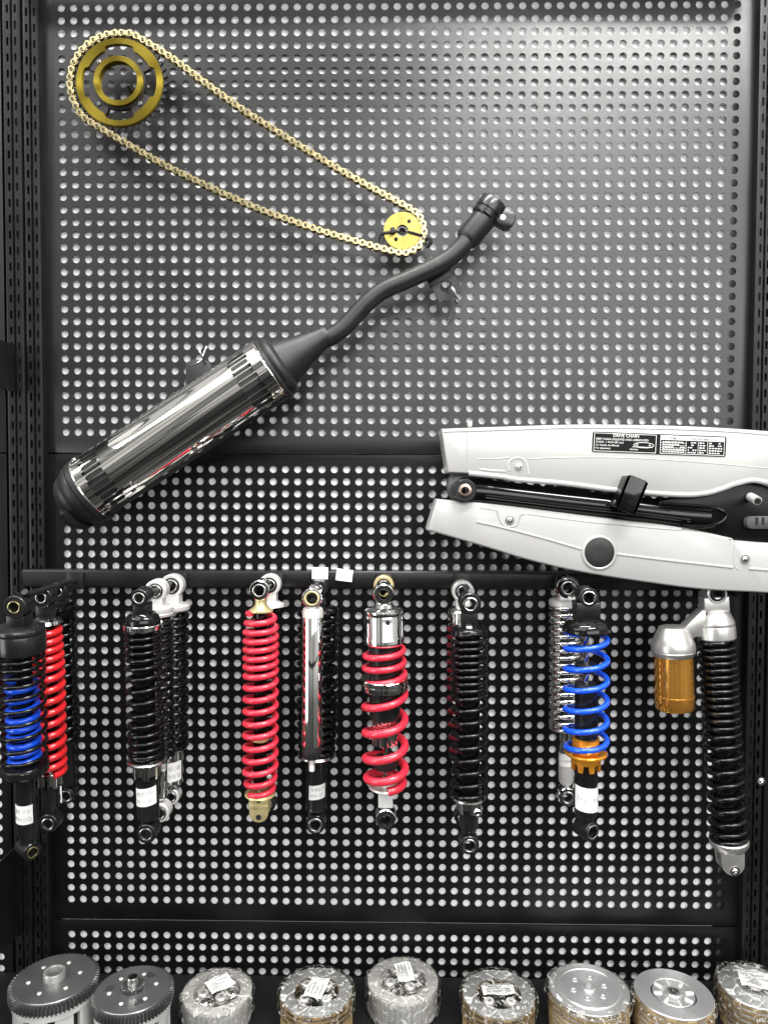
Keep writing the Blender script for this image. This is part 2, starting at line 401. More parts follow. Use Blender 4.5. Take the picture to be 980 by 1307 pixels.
# ------------------------------------------------------------------ shock absorbers
SHG = 'shock absorbers hanging in rows on the rail hooks'
class Shock:
    def __init__(s, label, top, bot, d, d2=None, cat='shock absorber'):
        a = at(top[0], top[1], d); c = at(bot[0], bot[1], d if d2 is None else d2)
        s.s = mpp(d); s.L = (a-c).length; s.k1 = math.hypot(bot[0]-top[0], bot[1]-top[1])
        s.u = s.L/s.k1                                              # metres per pixel along the axis
        s.root = thing('shock_absorber', label, cat, frame(a, a-c), SHG)
    def k(s, k): return -k*s.u
    def lat(s, name, prof, m, seg=36, parent=None, x=0, label=None):
        b = MB(); b.lathe([(s.k(k), r*s.s) for k, r in prof], seg, Matrix.Translation((x*s.s, 0, 0)))
        o = b.build(name, m, parent or s.root)
        if label: o['label'] = label
        return o
    def eye(s, k, Rr, w=20, m=SATINK, bush=STEEL, rh=.42, yaw=0, ri=.72, rub=RUB):
        u = s.s; M = Matrix.Translation((0, 0, s.k(k))) @ Matrix.Rotation(yaw, 4, 'Z') @ RY
        e = .08*Rr; h = w/2
        b = MB(); b.lathe([(z*u, r*u) for z, r in ((-h, ri*Rr), (-h, Rr-e), (-h+e, Rr), (h-e, Rr), (h, Rr-e), (h, ri*Rr))], 36, M, closed=True)
        o = b.build('eye', m, s.root)
        q = rh*Rr
        b = MB(); b.lathe([(z*u, r*u) for z, r in ((-h+1.2, ri*Rr*1.01), (-h+.6, ri*Rr*.9), (-h+1.0, q*1.34), (-h+2, q*1.1), (h-2, q*1.1), (h-1, q*1.34), (h-1.2, ri*Rr*1.01))], 36, M, closed=True)
        b.build('rubber_ring', rub, o)
        b = MB()
        b.lathe([(z*u, r*u) for z, r in ((-h+2, q*1.02), (-h-1.2, q*1.0), (-h-1.5, q*1.08), (-h-1.5, q*1.22), (-h-1.1, q*1.33), (-h+2, q*1.33))], 36, M, closed=True)
        b.build('bushing', bush, o)
        return o
    def stem(s, k0, k1, hw, hd, m, bev=2, name='stem', x=0, parent=None):
        u = s.s; b = MB()
        b.prism([(-hw*u, s.k(k1)), (hw*u, s.k(k1)), (hw*u, s.k(k0)), (-hw*u, s.k(k0))], -hd*u, hd*u, bev*u, Matrix.Translation((x*u, 0, 0)))
        return b.build(name, m, parent or s.root)
    def spring(s, pitch, Rf, wf, m, name='spring', per=26, seg=10, ph=0.0):
        # pitch: list of (k, pitch px); Rf / wf: number or list of (k, value)
        def it(tab, k):
            if not isinstance(tab, (list, tuple)): return tab
            if k <= tab[0][0]: return tab[0][1]
            for (a, x), (b_, y) in zip(tab, tab[1:]):
                if k <= b_: return x+(y-x)*(k-a)/(b_-a)
            return tab[-1][1]
        k = pitch[0][0]; th = ph; pts = []; rad = []
        while k <= pitch[-1][0]:
            r = it(Rf, k)*s.s; w = it(wf, k)*s.s
            pts.append((( r-w)*sin(-th), -(r-w)*cos(th), s.k(k))); rad.append(w)
            k += it(pitch, k)/per; th += 2*PI/per
        b = MB(); b.tube(pts, rad, seg); return b.build(name, m, s.root, ang=1.2)
    def tag(s, k0, k1, r, a0, a1, slant=0, m=PAPER, name='price_tag', lines=2):
        u = s.s; b = MB(); n = 12; rs = []
        rr = (r+.5)*u
        def P(t, q, e=0):                                            # t across 0..1, q down 0..1
            a = R(a0+(a1-a0)*t); return ((rr+e)*sin(a), -(rr+e)*cos(a), s.k(k0+(k1-k0)*q-slant*t))
        outer = [[P(i/n, q) for q in (0, .5, 1)] for i in range(n+1)]
        inner = [[P(i/n, q, -.25*u) for q in (1, .5, 0)] for i in range(n+1)]
        b.rings([o+i_ for o, i_ in zip(outer, inner)], cap0=True, cap1=True)
        o = b.build(name, m, s.root, ang=1.0)
        if lines:
            b = MB(); rnd = random.Random(int(k0*7+r*13))
            for q in ([.3, .72] if lines == 2 else [.5]):
                t = .12
                while t < .86:
                    w = rnd.uniform(.03, .07); hh = rnd.uniform(.08, .14)
                    for (ta, qa, tb, qb) in ((t, q-hh, t, q+hh), (t, q+hh*rnd.choice((-1, 0, 1)), t+w, q+hh*rnd.choice((-1, 1))), (t+w, q-hh, t+w, q+hh*rnd.choice((.2, 1)))):
                        if rnd.random() < .78:
                            b.tube([P(ta, qa, .12*u), P(tb, qb, .12*u)], .16*u, 4) if (ta, qa) != (tb, qb) else None
                    t += w+rnd.uniform(.03, .06)
            if b.v: b.build('writing', INK, o)
        return o
    def crown(s, k0, k1, r, n, dep, m, name='collar', seg=96, top=0):  # cylinder with a castellated lower rim
        u = s.s; rs = []
        def ring(kf, rf): return [(rf*u*sin(i/seg*2*PI), -rf*u*cos(i/seg*2*PI), s.k(kf(i))) for i in range(seg)]
        low = lambda i: k1+(dep if (i*n*2//seg) % 2 == 0 else 0)
        rs = [ring(lambda i: k0, r*.55), ring(lambda i: k0, r*.94), ring(lambda i: k0+1, r), ring(lambda i: k1-1, r), ring(low, r), ring(low, r*.80)]
        if top: rs = [ring(lambda i: k0, r*.55), ring(lambda i: k0, top*.96), ring(lambda i: k0+1, top), ring(lambda i: k0+3, top), ring(lambda i: k0+4, r)]+rs[3:]
        b = MB(); b.rings(rs); return b.build(name, m, s.root, ang=.5)

def clevis(s, k0, k1, hw, hd, m, name='clevis', parent=None):
    u = s.s; o = []; kk = k1-hw
    for i in range(13): a = PI+PI*i/12; o.append((hw*u*cos(a), s.k(kk)+hw*.95*u*sin(a)))
    o += [(hw*1.08*u, s.k(k0)), (-hw*1.08*u, s.k(k0))]
    b = MB(); b.prism(o, -hd*u, -hd*u+4*u, 1.2*u); b.prism(o, hd*u-4*u, hd*u, 0)
    b.box(-hw*u, hw*u, -hd*u+1*u, hd*u-1*u, s.k(k0+8), s.k(k0), 1*u)
    return b.build(name, m, parent or s.root)

# ---- group at the far left
hook(97, 741, .150, 'hook at the far left of the rail, holding three shock absorbers')
S = Shock('big black shock with a blue inner spring, frontmost at far left', (25, 772), (36, 1083), .146, .118)
S.eye(0, 15, 26, SATINK, BRASS); S.stem(11, 27, 12, 12, SATINK)
S.lat('upper_cap', [(24, 2), (24, 18), (26, 27), (28, 30), (31, 31), (34, 30.4), (35, 31), (56, 31), (58, 29), (58, 8)], SATINK, 48)
S.lat('damper_tube', [(56, 13), (205, 13)], GLOSSK)
S.spring([(56, 9), (88, 9.5), (100, 16), (180, 17), (200, 9), (206, 8)], 30, 2.6, GLOSSK)
S.spring([(88, 13), (120, 13.5), (140, 11), (196, 10)], 22, 4.1, BLUE, 'inner_spring')
S.lat('lower_seat', [(197, 12), (199, 27), (201, 30), (208, 30), (212, 26), (214, 13)], SATINK, 48)
S.lat('lower_tube', [(205, 14), (208, 12.5), (290, 12.5), (296, 9), (296, 0)], SATINK)
S.tag(249, 273, 12.6, -62, 62)
S.lat('foot', [(284, 11), (288, 11), (304, 9), (306, 0)], SATINK)
S.eye(311, 12, 26, SATINK, BRASS, yaw=R(52), rh=.5)

S = Shock('red-sprung shock squeezed between two black ones at far left', (58, 761), (66, 1047), .094, .075)
S.eye(0, 13, 22, SATINK, STEEL); S.stem(10, 28, 9, 9, SATINK)
S.lat('upper_seat', [(26, 3), (26, 12), (29, 19), (33, 20), (34, 8)], CHROME, 40)
S.lat('damper_tube', [(32, 10), (224, 10)], GLOSSK)
S.spring([(35, 10), (75, 10.5), (100, 14), (190, 14.5), (222, 10)], [(35, 20), (90, 22.5), (222, 22)], 4.6, REDB)
S.crown(221, 236, 15, 9, 4, CHROME)
S.lat('lower_tube', [(230, 11.5), (266, 11.5), (272, 8), (276, 8)], SATINK)
S.eye(286, 12.5, 20, SATINK, STEEL, rh=.5)

S = Shock('slim all-black shock nearest the panel at far left, tag on its lower eye', (78, 753), (88, 1012), .050, .022)
S.eye(0, 12, 20, SATINK, STEEL); S.stem(9, 20, 8, 8, SATINK)
S.lat('upper_cap', [(17, 2), (17, 14), (19, 18), (23, 18.5), (26, 18), (28, 18.5), (32, 17), (33, 8)], GLOSSK, 40)
S.lat('damper_tube', [(30, 9), (190, 9)], GLOSSK)
S.spring([(30, 12), (180, 14), (190, 9)], 18, 3, GLOSSK)
S.lat('lower_tube', [(186, 10), (188, 17), (191, 17), (193, 11), (246, 11), (250, 7)], SATINK)
S.eye(259, 11, 18, SATINK, STEEL, rh=.55)
S.tag(240, 265, 11.5, -75, -20, -2, lines=0)

# ---- second group
hook(229, 741, .149, 'hook second from the left on the rail, holding one black and two silver-eyed shocks')
S = Shock('black shock with a chrome top ring and handwritten tag, left of middle', (182, 761), (190.5, 1059), .145, .126)
S.eye(0, 11.5, 24, SATINK, STEEL, rh=.5); S.stem(8, 24, 10, 9, SATINK)
S.lat('upper_cap', [(20, 3), (20, 15), (24, 20), (30, 22), (33, 22), (33, 8)], GLOSSK, 40)
S.lat('top_ring', [(33, 18), (33, 24), (34, 25), (39, 25), (40, 24), (40, 18)], CHROME, 48)
S.lat('damper_tube', [(38, 13), (205, 13)], GLOSSK)
S.spring([(41, 8), (80, 9.6), (100, 15), (140, 15.5), (175, 10), (204, 7)], 24, 2.7, GLOSSK)
S.lat('lower_seat', [(203, 12), (204, 23), (206, 25.5), (208, 25.5), (209, 20)], STEEL, 48)
S.crown(208, 222, 18.5, 7, 5, CHROME)
S.lat('lower_tube', [(215, 14.2), (280, 14.2), (285, 10), (286, 0)], SATINK)
S.tag(240, 263, 14.3, -64, 64, 4)
S.eye(298, 13, 24, SATINK, STEEL, rh=.52)

S = Shock('silver-eyed black-sprung shock half hidden behind the chrome-ringed one', (201, 753), (206, 1034), .098, .085)
S.eye(0, 14, 18, ALU, STEEL, rh=.45); S.stem(11, 22, 9, 8, ALU)
S.lat('upper_cap', [(19, 2), (19, 17), (21, 20), (25, 20), (26, 18), (28, 20), (31, 19.5), (32, 8)], ALU, 40)
S.lat('damper_tube', [(30, 9), (212, 9)], STEEL)
S.spring([(32, 9), (100, 12.5), (190, 13), (210, 9)], 20.5, 2.6, GLOSSK)
S.lat('lower_tube', [(209, 10), (210, 19), (214, 19), (215, 9), (262, 9), (266, 6)], CHROME)
S.tag(212, 227, 9.5, -20, 60)
S.eye(281, 13, 18, ALU, STEEL, rh=.5)

S = Shock('silver-capped shock with black coils and clear lower tube, nearest the panel left of middle', (221, 747), (220, 1014), .050, .045)
S.eye(0, 15, 16, ALU, STEEL, rh=.42); S.stem(12, 28, 10, 8, ALU)
S.lat('upper_cap', [(23, 2), (23, 19), (25, 21.5), (29, 21.5), (31, 20), (32, 8)], ALU, 40)
S.lat('damper_tube', [(30, 9), (205, 9)], STEEL)
S.spring([(32, 9), (90, 11), (190, 12), (204, 8)], 21, 2.7, GLOSSK)
S.lat('lower_tube', [(202, 10), (203, 19), (206, 19.5), (208, 15), (212, 14), (250, 14), (254, 9), (258, 9)], CHROME)
S.tag(222, 246, 14.2, -12, 66, 2)
S.eye(267, 11, 16, ALU, STEEL, rh=.5)

# ---- red C
hook(351, 741, .121, 'hook right of the chrome-ringed shock, holding the long red spring')
S = Shock('long narrow red-coiled shock with a yellow zinc foot', (333.3, 752), (332, 1046), .118, .11)
S.eye(0, 13, 24, CHROME, STEEL, rh=.5)
S.lat('stem', [(9, 4), (11, 7.5), (18, 7.5), (21, 9), (25, 13.5), (26, 15.5), (27.5, 15.5), (28, 6)], ZINC, 36)
S.lat('damper_tube', [(27, 8), (120, 8), (121, 9), (250, 9)], GLOSSK)
S.lat('damper_band', [(183, 9.5), (184, 11), (191, 11), (192, 9.5)], ZINC)
S.spring([(29, 12.5), (60, 10.8), (100, 10.8), (115, 15), (235, 15.8), (252, 13), (258, 11)], [(29, 20), (50, 23.5), (230, 24), (258, 20)], 3.9, RED, ph=.8)
S.lat('damper_rod', [(200, 3), (262, 3)], CHROME)
S.lat('spring_seat', [(244, 5), (245, 11), (248, 12), (250, 11), (250, 3)], ALU)
S.lat('lower_seat', [(257, 4), (258, 19), (261, 20), (263, 15), (264, 3)], ZINC)
clevis(S, 261, 294, 12, 11, ZINC)
for kk, rr in ((286, 3.6), (265, 2.8)):
    b = MB(); b.lathe([(.3*S.s, rr*S.s), (-.2*S.s, rr*S.s), (-.25*S.s, 0)], 20, Matrix.Translation((0, -11.0*S.s, S.k(kk))) @ RY); b.build('bolt_hole', DARK, S.root)
S.stem(270, 276, 11.5, 11.6, ZINC, .8, 'cross_band')
S = Shock('slim shock with a grey eye mostly hidden behind the long red spring', (345, 746), (344, 1028), .055, .05)
S.eye(0, 14, 16, ALU, STEEL); S.stem(11, 26, 9, 7, ALU)
S.lat('upper_cap', [(21, 2), (21, 12), (24, 18), (27, 19), (28, 6)], ALU)
S.lat('damper_tube', [(26, 7), (240, 7)], GLOSSK)
S.spring([(28, 9), (220, 9.5)], 13, 2.2, GLOSSK)
S.tag(236, 257, 9.5, -10, 62)
S.lat('lower_tube', [(222, 6), (223, 9), (262, 9), (266, 5), (270, 0)], SATINK)
S.eye(278, 9, 14, SATINK, STEEL)

# ---- chrome tube D
hook(409, 741, .112, 'hook under the two white tags, holding the chrome tube damper')
S = Shock('chrome-sleeved damper with a bare threaded rod end, no spring', (399.5, 762), (398, 984), .108, .108)
S.eye(0, 13, 24, CHROME, ZINC, .56)#S.eye(0, 13, 24, CHROME, ZINC, .56)
S.lat('cap', [(11, 4), (12, 9), (14, 12), (18, 13.4), (25, 13.4), (26, 12.5), (26, 3)], ALU, 40)
S.lat('sleeve', [(25.5, 10), (25.5, 13.2), (26.5, 13.6), (188, 13.6), (189, 12.8), (189, 5)], CHROME, 64)
S.lat('bump_stop', [(188.5, 5), (188.5, 12.6), (192, 13), (201, 12.6), (205, 10.5), (206, 4)], RUB, 40)
pr = []
for i in range(0, 30): pr.append((204+i*.6, 3.9 if i % 2 else 3.3))
S.lat('threaded_rod', pr+[(222, 3), (222, 0)], ALU, 20)
S = Shock('wide black-coiled shock behind the chrome-sleeved damper', (406.5, 751), (403.6, 1044), .050, .045)
S.eye(0, 11.5, 18, SATINK, STEEL); S.stem(10, 26, 9, 8, SATINK)
S.lat('upper_cap', [(22, 2), (22, 20), (25, 26), (28, 27), (30, 26), (31, 8)], GLOSSK, 40)
S.lat('damper_tube', [(28, 10), (212, 10)], GLOSSK)
S.spring([(30, 9), (75, 9.5), (90, 18), (125, 18), (140, 10), (210, 9)], [(30, 27), (150, 27), (210, 24)], 3, GLOSSK)
S.lat('lower_seat', [(208, 11), (209, 24), (212, 25), (213, 13)], STEEL, 40)
S.lat('lower_tube', [(211, 13.2), (276, 13.2), (280, 14), (282, 12), (284, 8), (286, 0)], SATINK)
S.tag(247, 265, 13.4, -38, 58, 3)
S.eye(297.5, 12.5, 20, SATINK, STEEL, rh=.55)

# ---- heavy red E
hook(490, 742, .125, 'hook in the middle of the rail, holding the heavy red spring')
S = Shock('heavy red-coiled shock with a chrome reservoir head and chrome adjuster ring', (489.7, 757), (492.3, 1041.5), .122, .11)
S.eye(0, 13.5, 24, CHROME, SATINK, rh=.45, ri=.82)
S.lat('head', [(11, 3), (13, 12), (17, 14), (19, 22), (21, 24.6), (24, 25), (26, 24.2), (28, 25), (52, 25), (53, 25.7), (61, 25.7), (63, 24), (63, 8)], CHROME, 72)
for a in (-52, 12, 74):
    b = MB(); b.lathe([(-1*S.s, 3*S.s), (.3*S.s, 3.1*S.s), (.5*S.s, 0)], 16, Matrix.Rotation(R(a), 4, 'Z') @ Matrix.Translation((0, -24.9*S.s, S.k(32))) @ Matrix.Rotation(PI/2, 4, 'X')); b.build('port_plug', DARK, S.root)
S.lat('damper_tube', [(60, 20), (156, 20), (158, 18)], SATINK)
b = MB(); b.lathe([(S.k(157), 16*S.s), (S.k(190), 16*S.s), (S.k(191), 4*S.s)], 72, wob=lambda a, z: 1+.035*math.copysign(1, sin(a*16)))
b.build('fluted_sleeve', CHROME, S.root)
S.spring([(66, 15), (98, 15.2), (112, 26), (130, 33), (195, 33.5), (228, 24), (238, 12), (243, 10)], [(66, 28), (120, 31), (225, 31), (243, 28)], [(66, 3.9), (100, 4.2), (150, 5.0), (243, 5.5)], RED, per=32, seg=14, ph=2.6)
S.lat('adjuster_ring', [(106, 20), (106, 30.2), (107, 31), (112, 31), (113, 30), (119, 30.4), (120, 30), (120, 20)], CHROME, 72)
S.lat('damper_rod', [(185, 3.4), (245, 3.4)], CHROME)
S.lat('bump_stop', [(206, 5), (207, 13), (210, 16.5), (216, 17), (221, 15), (222, 5)], RUB, 40)
S.lat('lower_seat', [(243, 5), (244, 21), (246, 22), (248, 19), (249, 8)], ALU, 40)
S.stem(247, 271, 9.5, 7, LABW, 1.5, 'lower_fork')
S.eye(284.5, 13.5, 22, CHROME, SATINK, rh=.45, ri=.82)
S = Shock('slim brass-eyed shock hidden behind the heavy red-coiled one', (489.7, 747), (490, 1020), .055, .05)
S.eye(0, 13, 16, ZINC, STEEL); S.stem(10, 26, 8, 7, ZINC)
S.lat('damper_tube', [(24, 8), (255, 8), (262, 4)], GLOSSK)
S.spring([(26, 10), (190, 11)], 15, 2.4, GLOSSK)
S.eye(273, 8, 14, SATINK, STEEL)

# ---- black F
hook(589, 742, .137, 'hook right of middle on the rail, holding the close-wound black spring')
S = Shock('glossy black close-coiled shock with a chrome adjuster knob at its foot', (598.8, 769), (598, 1074), .132, .12)
S.eye(0, 14, 24, SATINK, CHROME, rh=.5); S.stem(11, 32, 10, 9, SATINK)
S.lat('upper_cap', [(29, 3), (29, 16), (31, 21), (34, 23), (37, 23), (37, 8)], GLOSSK, 40)
b = MB(); b.box(-5*S.s, 2*S.s, -15*S.s, -10*S.s, S.k(35), S.k(27), .5*S.s); b.build('clip', ALU, S.root)
S.lat('damper_tube', [(36, 14), (246, 14)], GLOSSK)
S.spring([(37, 8.5), (110, 8.8), (122, 15.5), (228, 16.2), (244, 10), (246, 8)], 24, 2.9, GLOSSK)
S.lat('lower_seat', [(244, 12), (245, 22), (247, 22.5), (249, 17)], STEEL, 48)
S.crown(247, 258, 16.5, 6, 6, CHROME)
b = MB(); b.lathe([(0, 5*S.s), (3*S.s, 5*S.s), (4*S.s, 4*S.s), (4*S.s, 2.6*S.s), (2*S.s, 2.4*S.s), (2*S.s, 0)], 24, Matrix.Translation((10.5*S.s, -13*S.s, S.k(261))) @ Matrix.Rotation(PI/2, 4, 'X'))
b.build('adjuster_knob', CHROME, S.root)
S.lat('lower_tube', [(256, 12.5), (284, 12.5), (288, 10), (292, 9)], SATINK)
S.eye(305, 12.5, 22, SATINK, CHROME, rh=.55)
S = Shock('dark red shock with a chrome head, hidden behind the close-coiled black one', (590, 754), (589, 1040), .060, .055)
S.eye(0, 14, 16, ALU, STEEL); S.stem(11, 24, 9, 7, ALU)
S.lat('head', [(20, 3), (20, 12), (23, 17), (26, 18.5), (43, 18.5), (44, 17), (44, 8)], CHROME, 56)
S.lat('damper_tube', [(40, 9), (210, 9)], GLOSSK)
S.spring([(46, 10), (120, 11), (140, 17), (208, 16)], [(46, 20.5), (140, 20), (208, 17)], 3, DRED)
S.lat('lower_tube', [(206, 9), (207, 17), (210, 17), (211, 11), (268, 11), (272, 6)], SATINK)
S.eye(286, 10, 16, SATINK, STEEL)

# ---- blue G
hook(719, 742, .141, 'hook under the white chain case, holding the blue and chrome springs')
S = Shock('blue open-coiled shock with an orange adjuster collar and white tag', (748, 761), (747, 1057), .138, .128)
S.eye(0, 12.5, 24, SATINK, CHROME, rh=.55)
S.stem(6, 30, 15.5, 12, SATINK, 3)
S.lat('upper_cap', [(27, 4), (28, 18), (32, 26), (38, 30), (42, 30.5), (44, 29), (44, 6)], GLOSSK, 48)
S.spring([(43, 8), (47, 18), (60, 25.6), (170, 25.8), (186, 20), (200, 16)], [(43, 29), (60, 30), (180, 30), (200, 28)], 3.7, BLUE, per=32, seg=12, ph=.6)
S.lat('damper_rod', [(44, 3.6), (122, 3.6)], CHROME)
S.lat('bump_stop', [(84, 4), (84, 13), (86, 14), (93, 13.5), (95, 11), (95, 4)], RUB, 36)
S.lat('body_cap', [(108, 4), (109, 12), (112, 14.5), (119, 14.5), (119, 4)], RUB, 36)
S.lat('damper_tube', [(117, 14.5), (182, 14.5)], SATINK)
S.lat('thread', [(178, 14), (179, 17)]+[(180+i*.9, 17 if i % 2 else 16.2) for i in range(18)]+[(197, 15)], ORANGE, 48)
S.crown(196, 209, 19, 8, 9, ORANGE, top=27)
S.lat('lower_tube', [(200, 14.8), (276, 14.8), (279, 13), (280, 0)], SATINK)
S.tag(236, 267, 15, -72, 72, -4, lines=1)
S.lat('foot', [(274, 12), (290, 9), (292, 0)], SATINK)
S.eye(296, 12.5, 24, SATINK, CHROME, yaw=R(30), rh=.58)
S = Shock('chrome-coiled shock left of and behind the blue spring', (722.5, 749), (722, 1014), .055, .05)
S.eye(0, 14.5, 18, CHROME, STEEL, rh=.46, rub=SATINK); S.stem(11, 20, 10, 8, ALU)
S.lat('upper_cap', [(14, 3), (15, 19), (17, 22), (22, 22), (24, 20), (25, 8)], ALU, 40)
S.lat('damper_tube', [(22, 8), (180, 8)], GUNM)
S.spring([(24, 8.6), (90, 9), (165, 9.5), (180, 7)], 22, 2.7, CHROME)
S.lat('lower_rod', [(176, 9), (177, 20), (180, 20), (181, 8), (212, 8)], CHROME)
S.lat('lower_tube', [(210, 9), (212, 9.6), (247, 9.6), (250, 8), (253, 5)], ALU, 40)
S.tag(211, 226, 9.8, -66, 66, 0, lines=1)
S.eye(265, 12, 18, CHROME, STEEL, rh=.5, rub=SATINK)

# ---- reservoir H
hook(912, 751, .088, 'hook at the right end of the rail, holding the shock with the amber canister')
S = Shock('long black-coiled shock with a silver head and amber reservoir canister', (911, 757), (931.5, 1106), .085, .085)
S.eye(0, 12.5, 20, ALUP, SATINK, rh=.5, ri=.78)
S.stem(4, 30, 16, 9, ALUP, 2, 'head_bracket', x=-1)
S.lat('head', [(22, 4), (22, 15), (24, 17), (36, 22.2), (38, 22.6), (40, 22), (42, 22.8), (56, 22.8), (58, 21), (58, 6)], ALUP, 56)
h = S
u = S.s; Minv = S.root.matrix_world.inverted()
def LP(px, py, d=.085): return Minv @ at(px, py, d)
pts = [LP(866, 803), (LP(893, 777)), LP(903, 781), LP(903, 812), LP(884, 812), LP(873, 822)]
b = MB(); b.prism([(p.x, p.z) for p in pts], -9*u, 9*u, 3*u); b.build('reservoir_arm', ALUP, S.root)
c = LP(858, 800); e = LP(861, 905)
Mr = Matrix.Translation(c) @ Minv.to_3x3().to_4x4() @ frame(Vector((0, 0, 0)), at(858, 800, .085)-at(860.5, 905, .085)).to_3x3().to_4x4()
b = MB(); b.lathe([(-k*u, r*u) for k, r in ((-1, 0), (-1, 14), (0, 17), (10, 22), (20, 26), (24, 27), (29, 27), (30, 26), (31, 27), (36, 25), (39, 22), (39, 6))], 64, Mr); rv = b.build('reservoir_cap', ALUP, S.root)
b = MB(); b.lathe([(-k*u, r*u) for k, r in ((37, 20), (37, 23.6), (87, 23.8), (87.6, 24.6), (90, 24.6), (90.6, 23.9), (103, 23.9), (105.5, 22.5), (105.5, 0))], 64, Mr); b.build('canister', AMBER, S.root)
S.lat('damper_tube', [(56, 15), (316, 15)], GLOSSK)
S.spring([(60, 8.2), (110, 8.8), (170, 9.8), (185, 14), (215, 16.5), (285, 16.5), (305, 10), (314, 8)], 24, 3.1, GLOSSK)
S.lat('lower_seat', [(312, 12), (313, 22), (315, 24), (320, 23.5), (326, 19), (327, 4)], ALUP, 48)
clevis(S, 322, 357, 14, 11, ALUP)
screw(S.root, Vector((1*u, -11*u, S.k(350))), 4*u)

# ---- loose tags on the rail
for (px, py, w, hh, rot, lab) in ((408.5, 731.5, 20.5, 15, -1, 'small white paper tag hung on the rail, straight, left of its pair'), (439.5, 734, 21, 15, -7, 'small white paper tag hung on the rail, tilted, right of its pair')):
    t = thing('paper_tag', lab, 'tag', Matrix.Translation(at(px, py, RD+.0048)) @ Matrix.Rotation(R(-rot), 4, 'Y'), 'loose paper tags on the rail')
    u = mpp(RD); b = MB()
    vs = []; n = 6
    for i in range(n+1):
        for j in (-1, 1):
            x = (i/n-.5)*w*u; vs.append((x, -.0012*sin(i/n*PI)-(.001 if j < 0 else 0), j*hh/2*u))
    m = len(vs); vs += [(x, y+.0004, z) for x, y, z in vs]
    fs = []
    for i in range(n): fs += [(2*i, 2*i+2, 2*i+3, 2*i+1), (m+2*i, m+2*i+1, m+2*i+3, m+2*i+2)]
    fs += [(0, 1, m+1, m), (2*n, m+2*n, m+2*n+1, 2*n+1)]
    b.add(vs, fs); b.build('paper', PAPER, t)
    b = MB(); rnd = random.Random(int(px))
    for q in range(6): b.tube([((.0+q*.055)*w*u, -.0016, .12*hh*u), ((.03+q*.055)*w*u, -.0016, .2*hh*u)], .00012, 4)
    b.build('writing', INK, t)

# ------------------------------------------------------------------ chain drive
CD = .040; u = mpp(CD)
big = at(153.8, 107, CD); small = at(513.4, 296, CD)
t = thing('rear_sprocket', 'large gold ring-shaped sprocket at upper left inside the chain loop', 'sprocket', big)
def notch(a):
    q = abs(((a+PI/4) % (PI/2))-PI/4)
    w = min(1, max(0, (R(27)-q)/R(6))); return w*w*(3-2*w)
b = MB(); b.ringprism(lambda a: 53.8*u, lambda a: (42.5+4.5*notch(a))*u, -.0040, .001, 160)
b.ringprism(lambda a: 54.8*u, lambda a: 50*u, -.0032, .001, 160); b.build('outer_ring', GOLDT, t, ang=.4)
b = MB(); b.ringprism(30.6*u, 24*u, -.0075, .001, 120); b.build('hub_ring', GOLDT, t, ang=.4)
b = MB()
for i in range(4):
    a = PI/4+i*PI/2; b.ringprism(42*u, 29.5*u, -.0022, .003, 14, a0=a-R(21), a1=a+R(21))
b.ringprism(33*u, 29*u, -.003, .003, 80); b.build('web', DGOLD, t)
for i in range(4):
    a = PI/4+i*PI/2; b = MB(); b.lathe([(0, 3.0*u), (.001, 3*u), (.0016, 2.2*u), (.0016, 0)], 14, Matrix.Translation((36.5*u*cos(a), -.0022, 36.5*u*sin(a))) @ Matrix.Rotation(PI/2, 4, 'X')); b.build('rivet', GUNM, t)
NT = 42
b = MB(); b.ringprism(lambda a: (57.4+3.4*cos(a*NT))*u, 52*u, -.002, .002, NT*8); b.build('tooth_ring', SATINK, t)
t = thing('front_sprocket', 'small solid gold sprocket inside the right end of the chain loop', 'sprocket', small)
b = MB(); b.ringprism(23*u, 7.4*u, -.0045, .0015, 80)
b.ringprism(23.6*u, 20*u, -.0036, .0015, 80); b.build('disc', GOLDP, t)
for (dx, dz) in ((8.3, 11.5), (-8, -10.7)):
    b = MB(); b.lathe([(0, 2.4*u), (.0004, 2.5*u), (.0005, 0)], 16, Matrix.Translation((dx*u, -.0045, dz*u)) @ Matrix.Rotation(PI/2, 4, 'X')); b.build('bolt_hole', DARK, t)
b = MB(); b.ringprism(lambda a: (25.2+2.6*cos(a*15))*u, 20*u, -.002, .002, 15*10); b.build('tooth_ring', SATINK, t)
b = MB(); b.ringprism(7.4*u, 5*u, -.001, .014, 24); b.build('bore_sleeve', GUNM, t)
# cable tie holding the small sprocket
t = thing('cable_tie', 'black cable tie through the bore of the small gold sprocket', 'cable tie', small)
b = MB(); y = -.0062
def fl(x, z, yy=y): return (x*u, yy, z*u)
b.tube(spline([fl(-30, -4.5, .02), fl(-27, -4, -.002), fl(-22, -3, y), fl(-12, -2, y), fl(-8, -1, y), fl(-4, 0, .004), fl(0, 0, .035)], 5), 1.5*u, 8, flat=.5)
b.tube(spline([fl(0, -1, .035), fl(5, -1, .004), fl(9, -2.5, y), fl(20, -5.5, y), fl(25, -7, -.004), fl(31, -9, .02)], 5), 1.5*u, 8, flat=.5)
b.build('strap', RUB, t)
b = MB(); b.prism([(x*u, z*u) for x, z in ((-15, -5), (-9, -4), (-9, 1), (-11, 3), (-15, 2))], -.0095, -.006, .0006); b.build('tie_head', RUB, t)
b = MB(); b.tube(spline([fl(28, -12, -.004), fl(33, -9, -.008), fl(35, -15, -.006), fl(31, -20, -.003), fl(28, -23, 0)], 4), [2.2*u, 2.6*u]+[3.2*u]*13+[2*u]*2, 8) if False else b.tube(spline([fl(29, -11, -.004), fl(34, -10, -.007), fl(35, -16, -.006), fl(30, -20, -.003)], 4), 2.6*u, 8)
b.build('tie_tail', RUB, t)

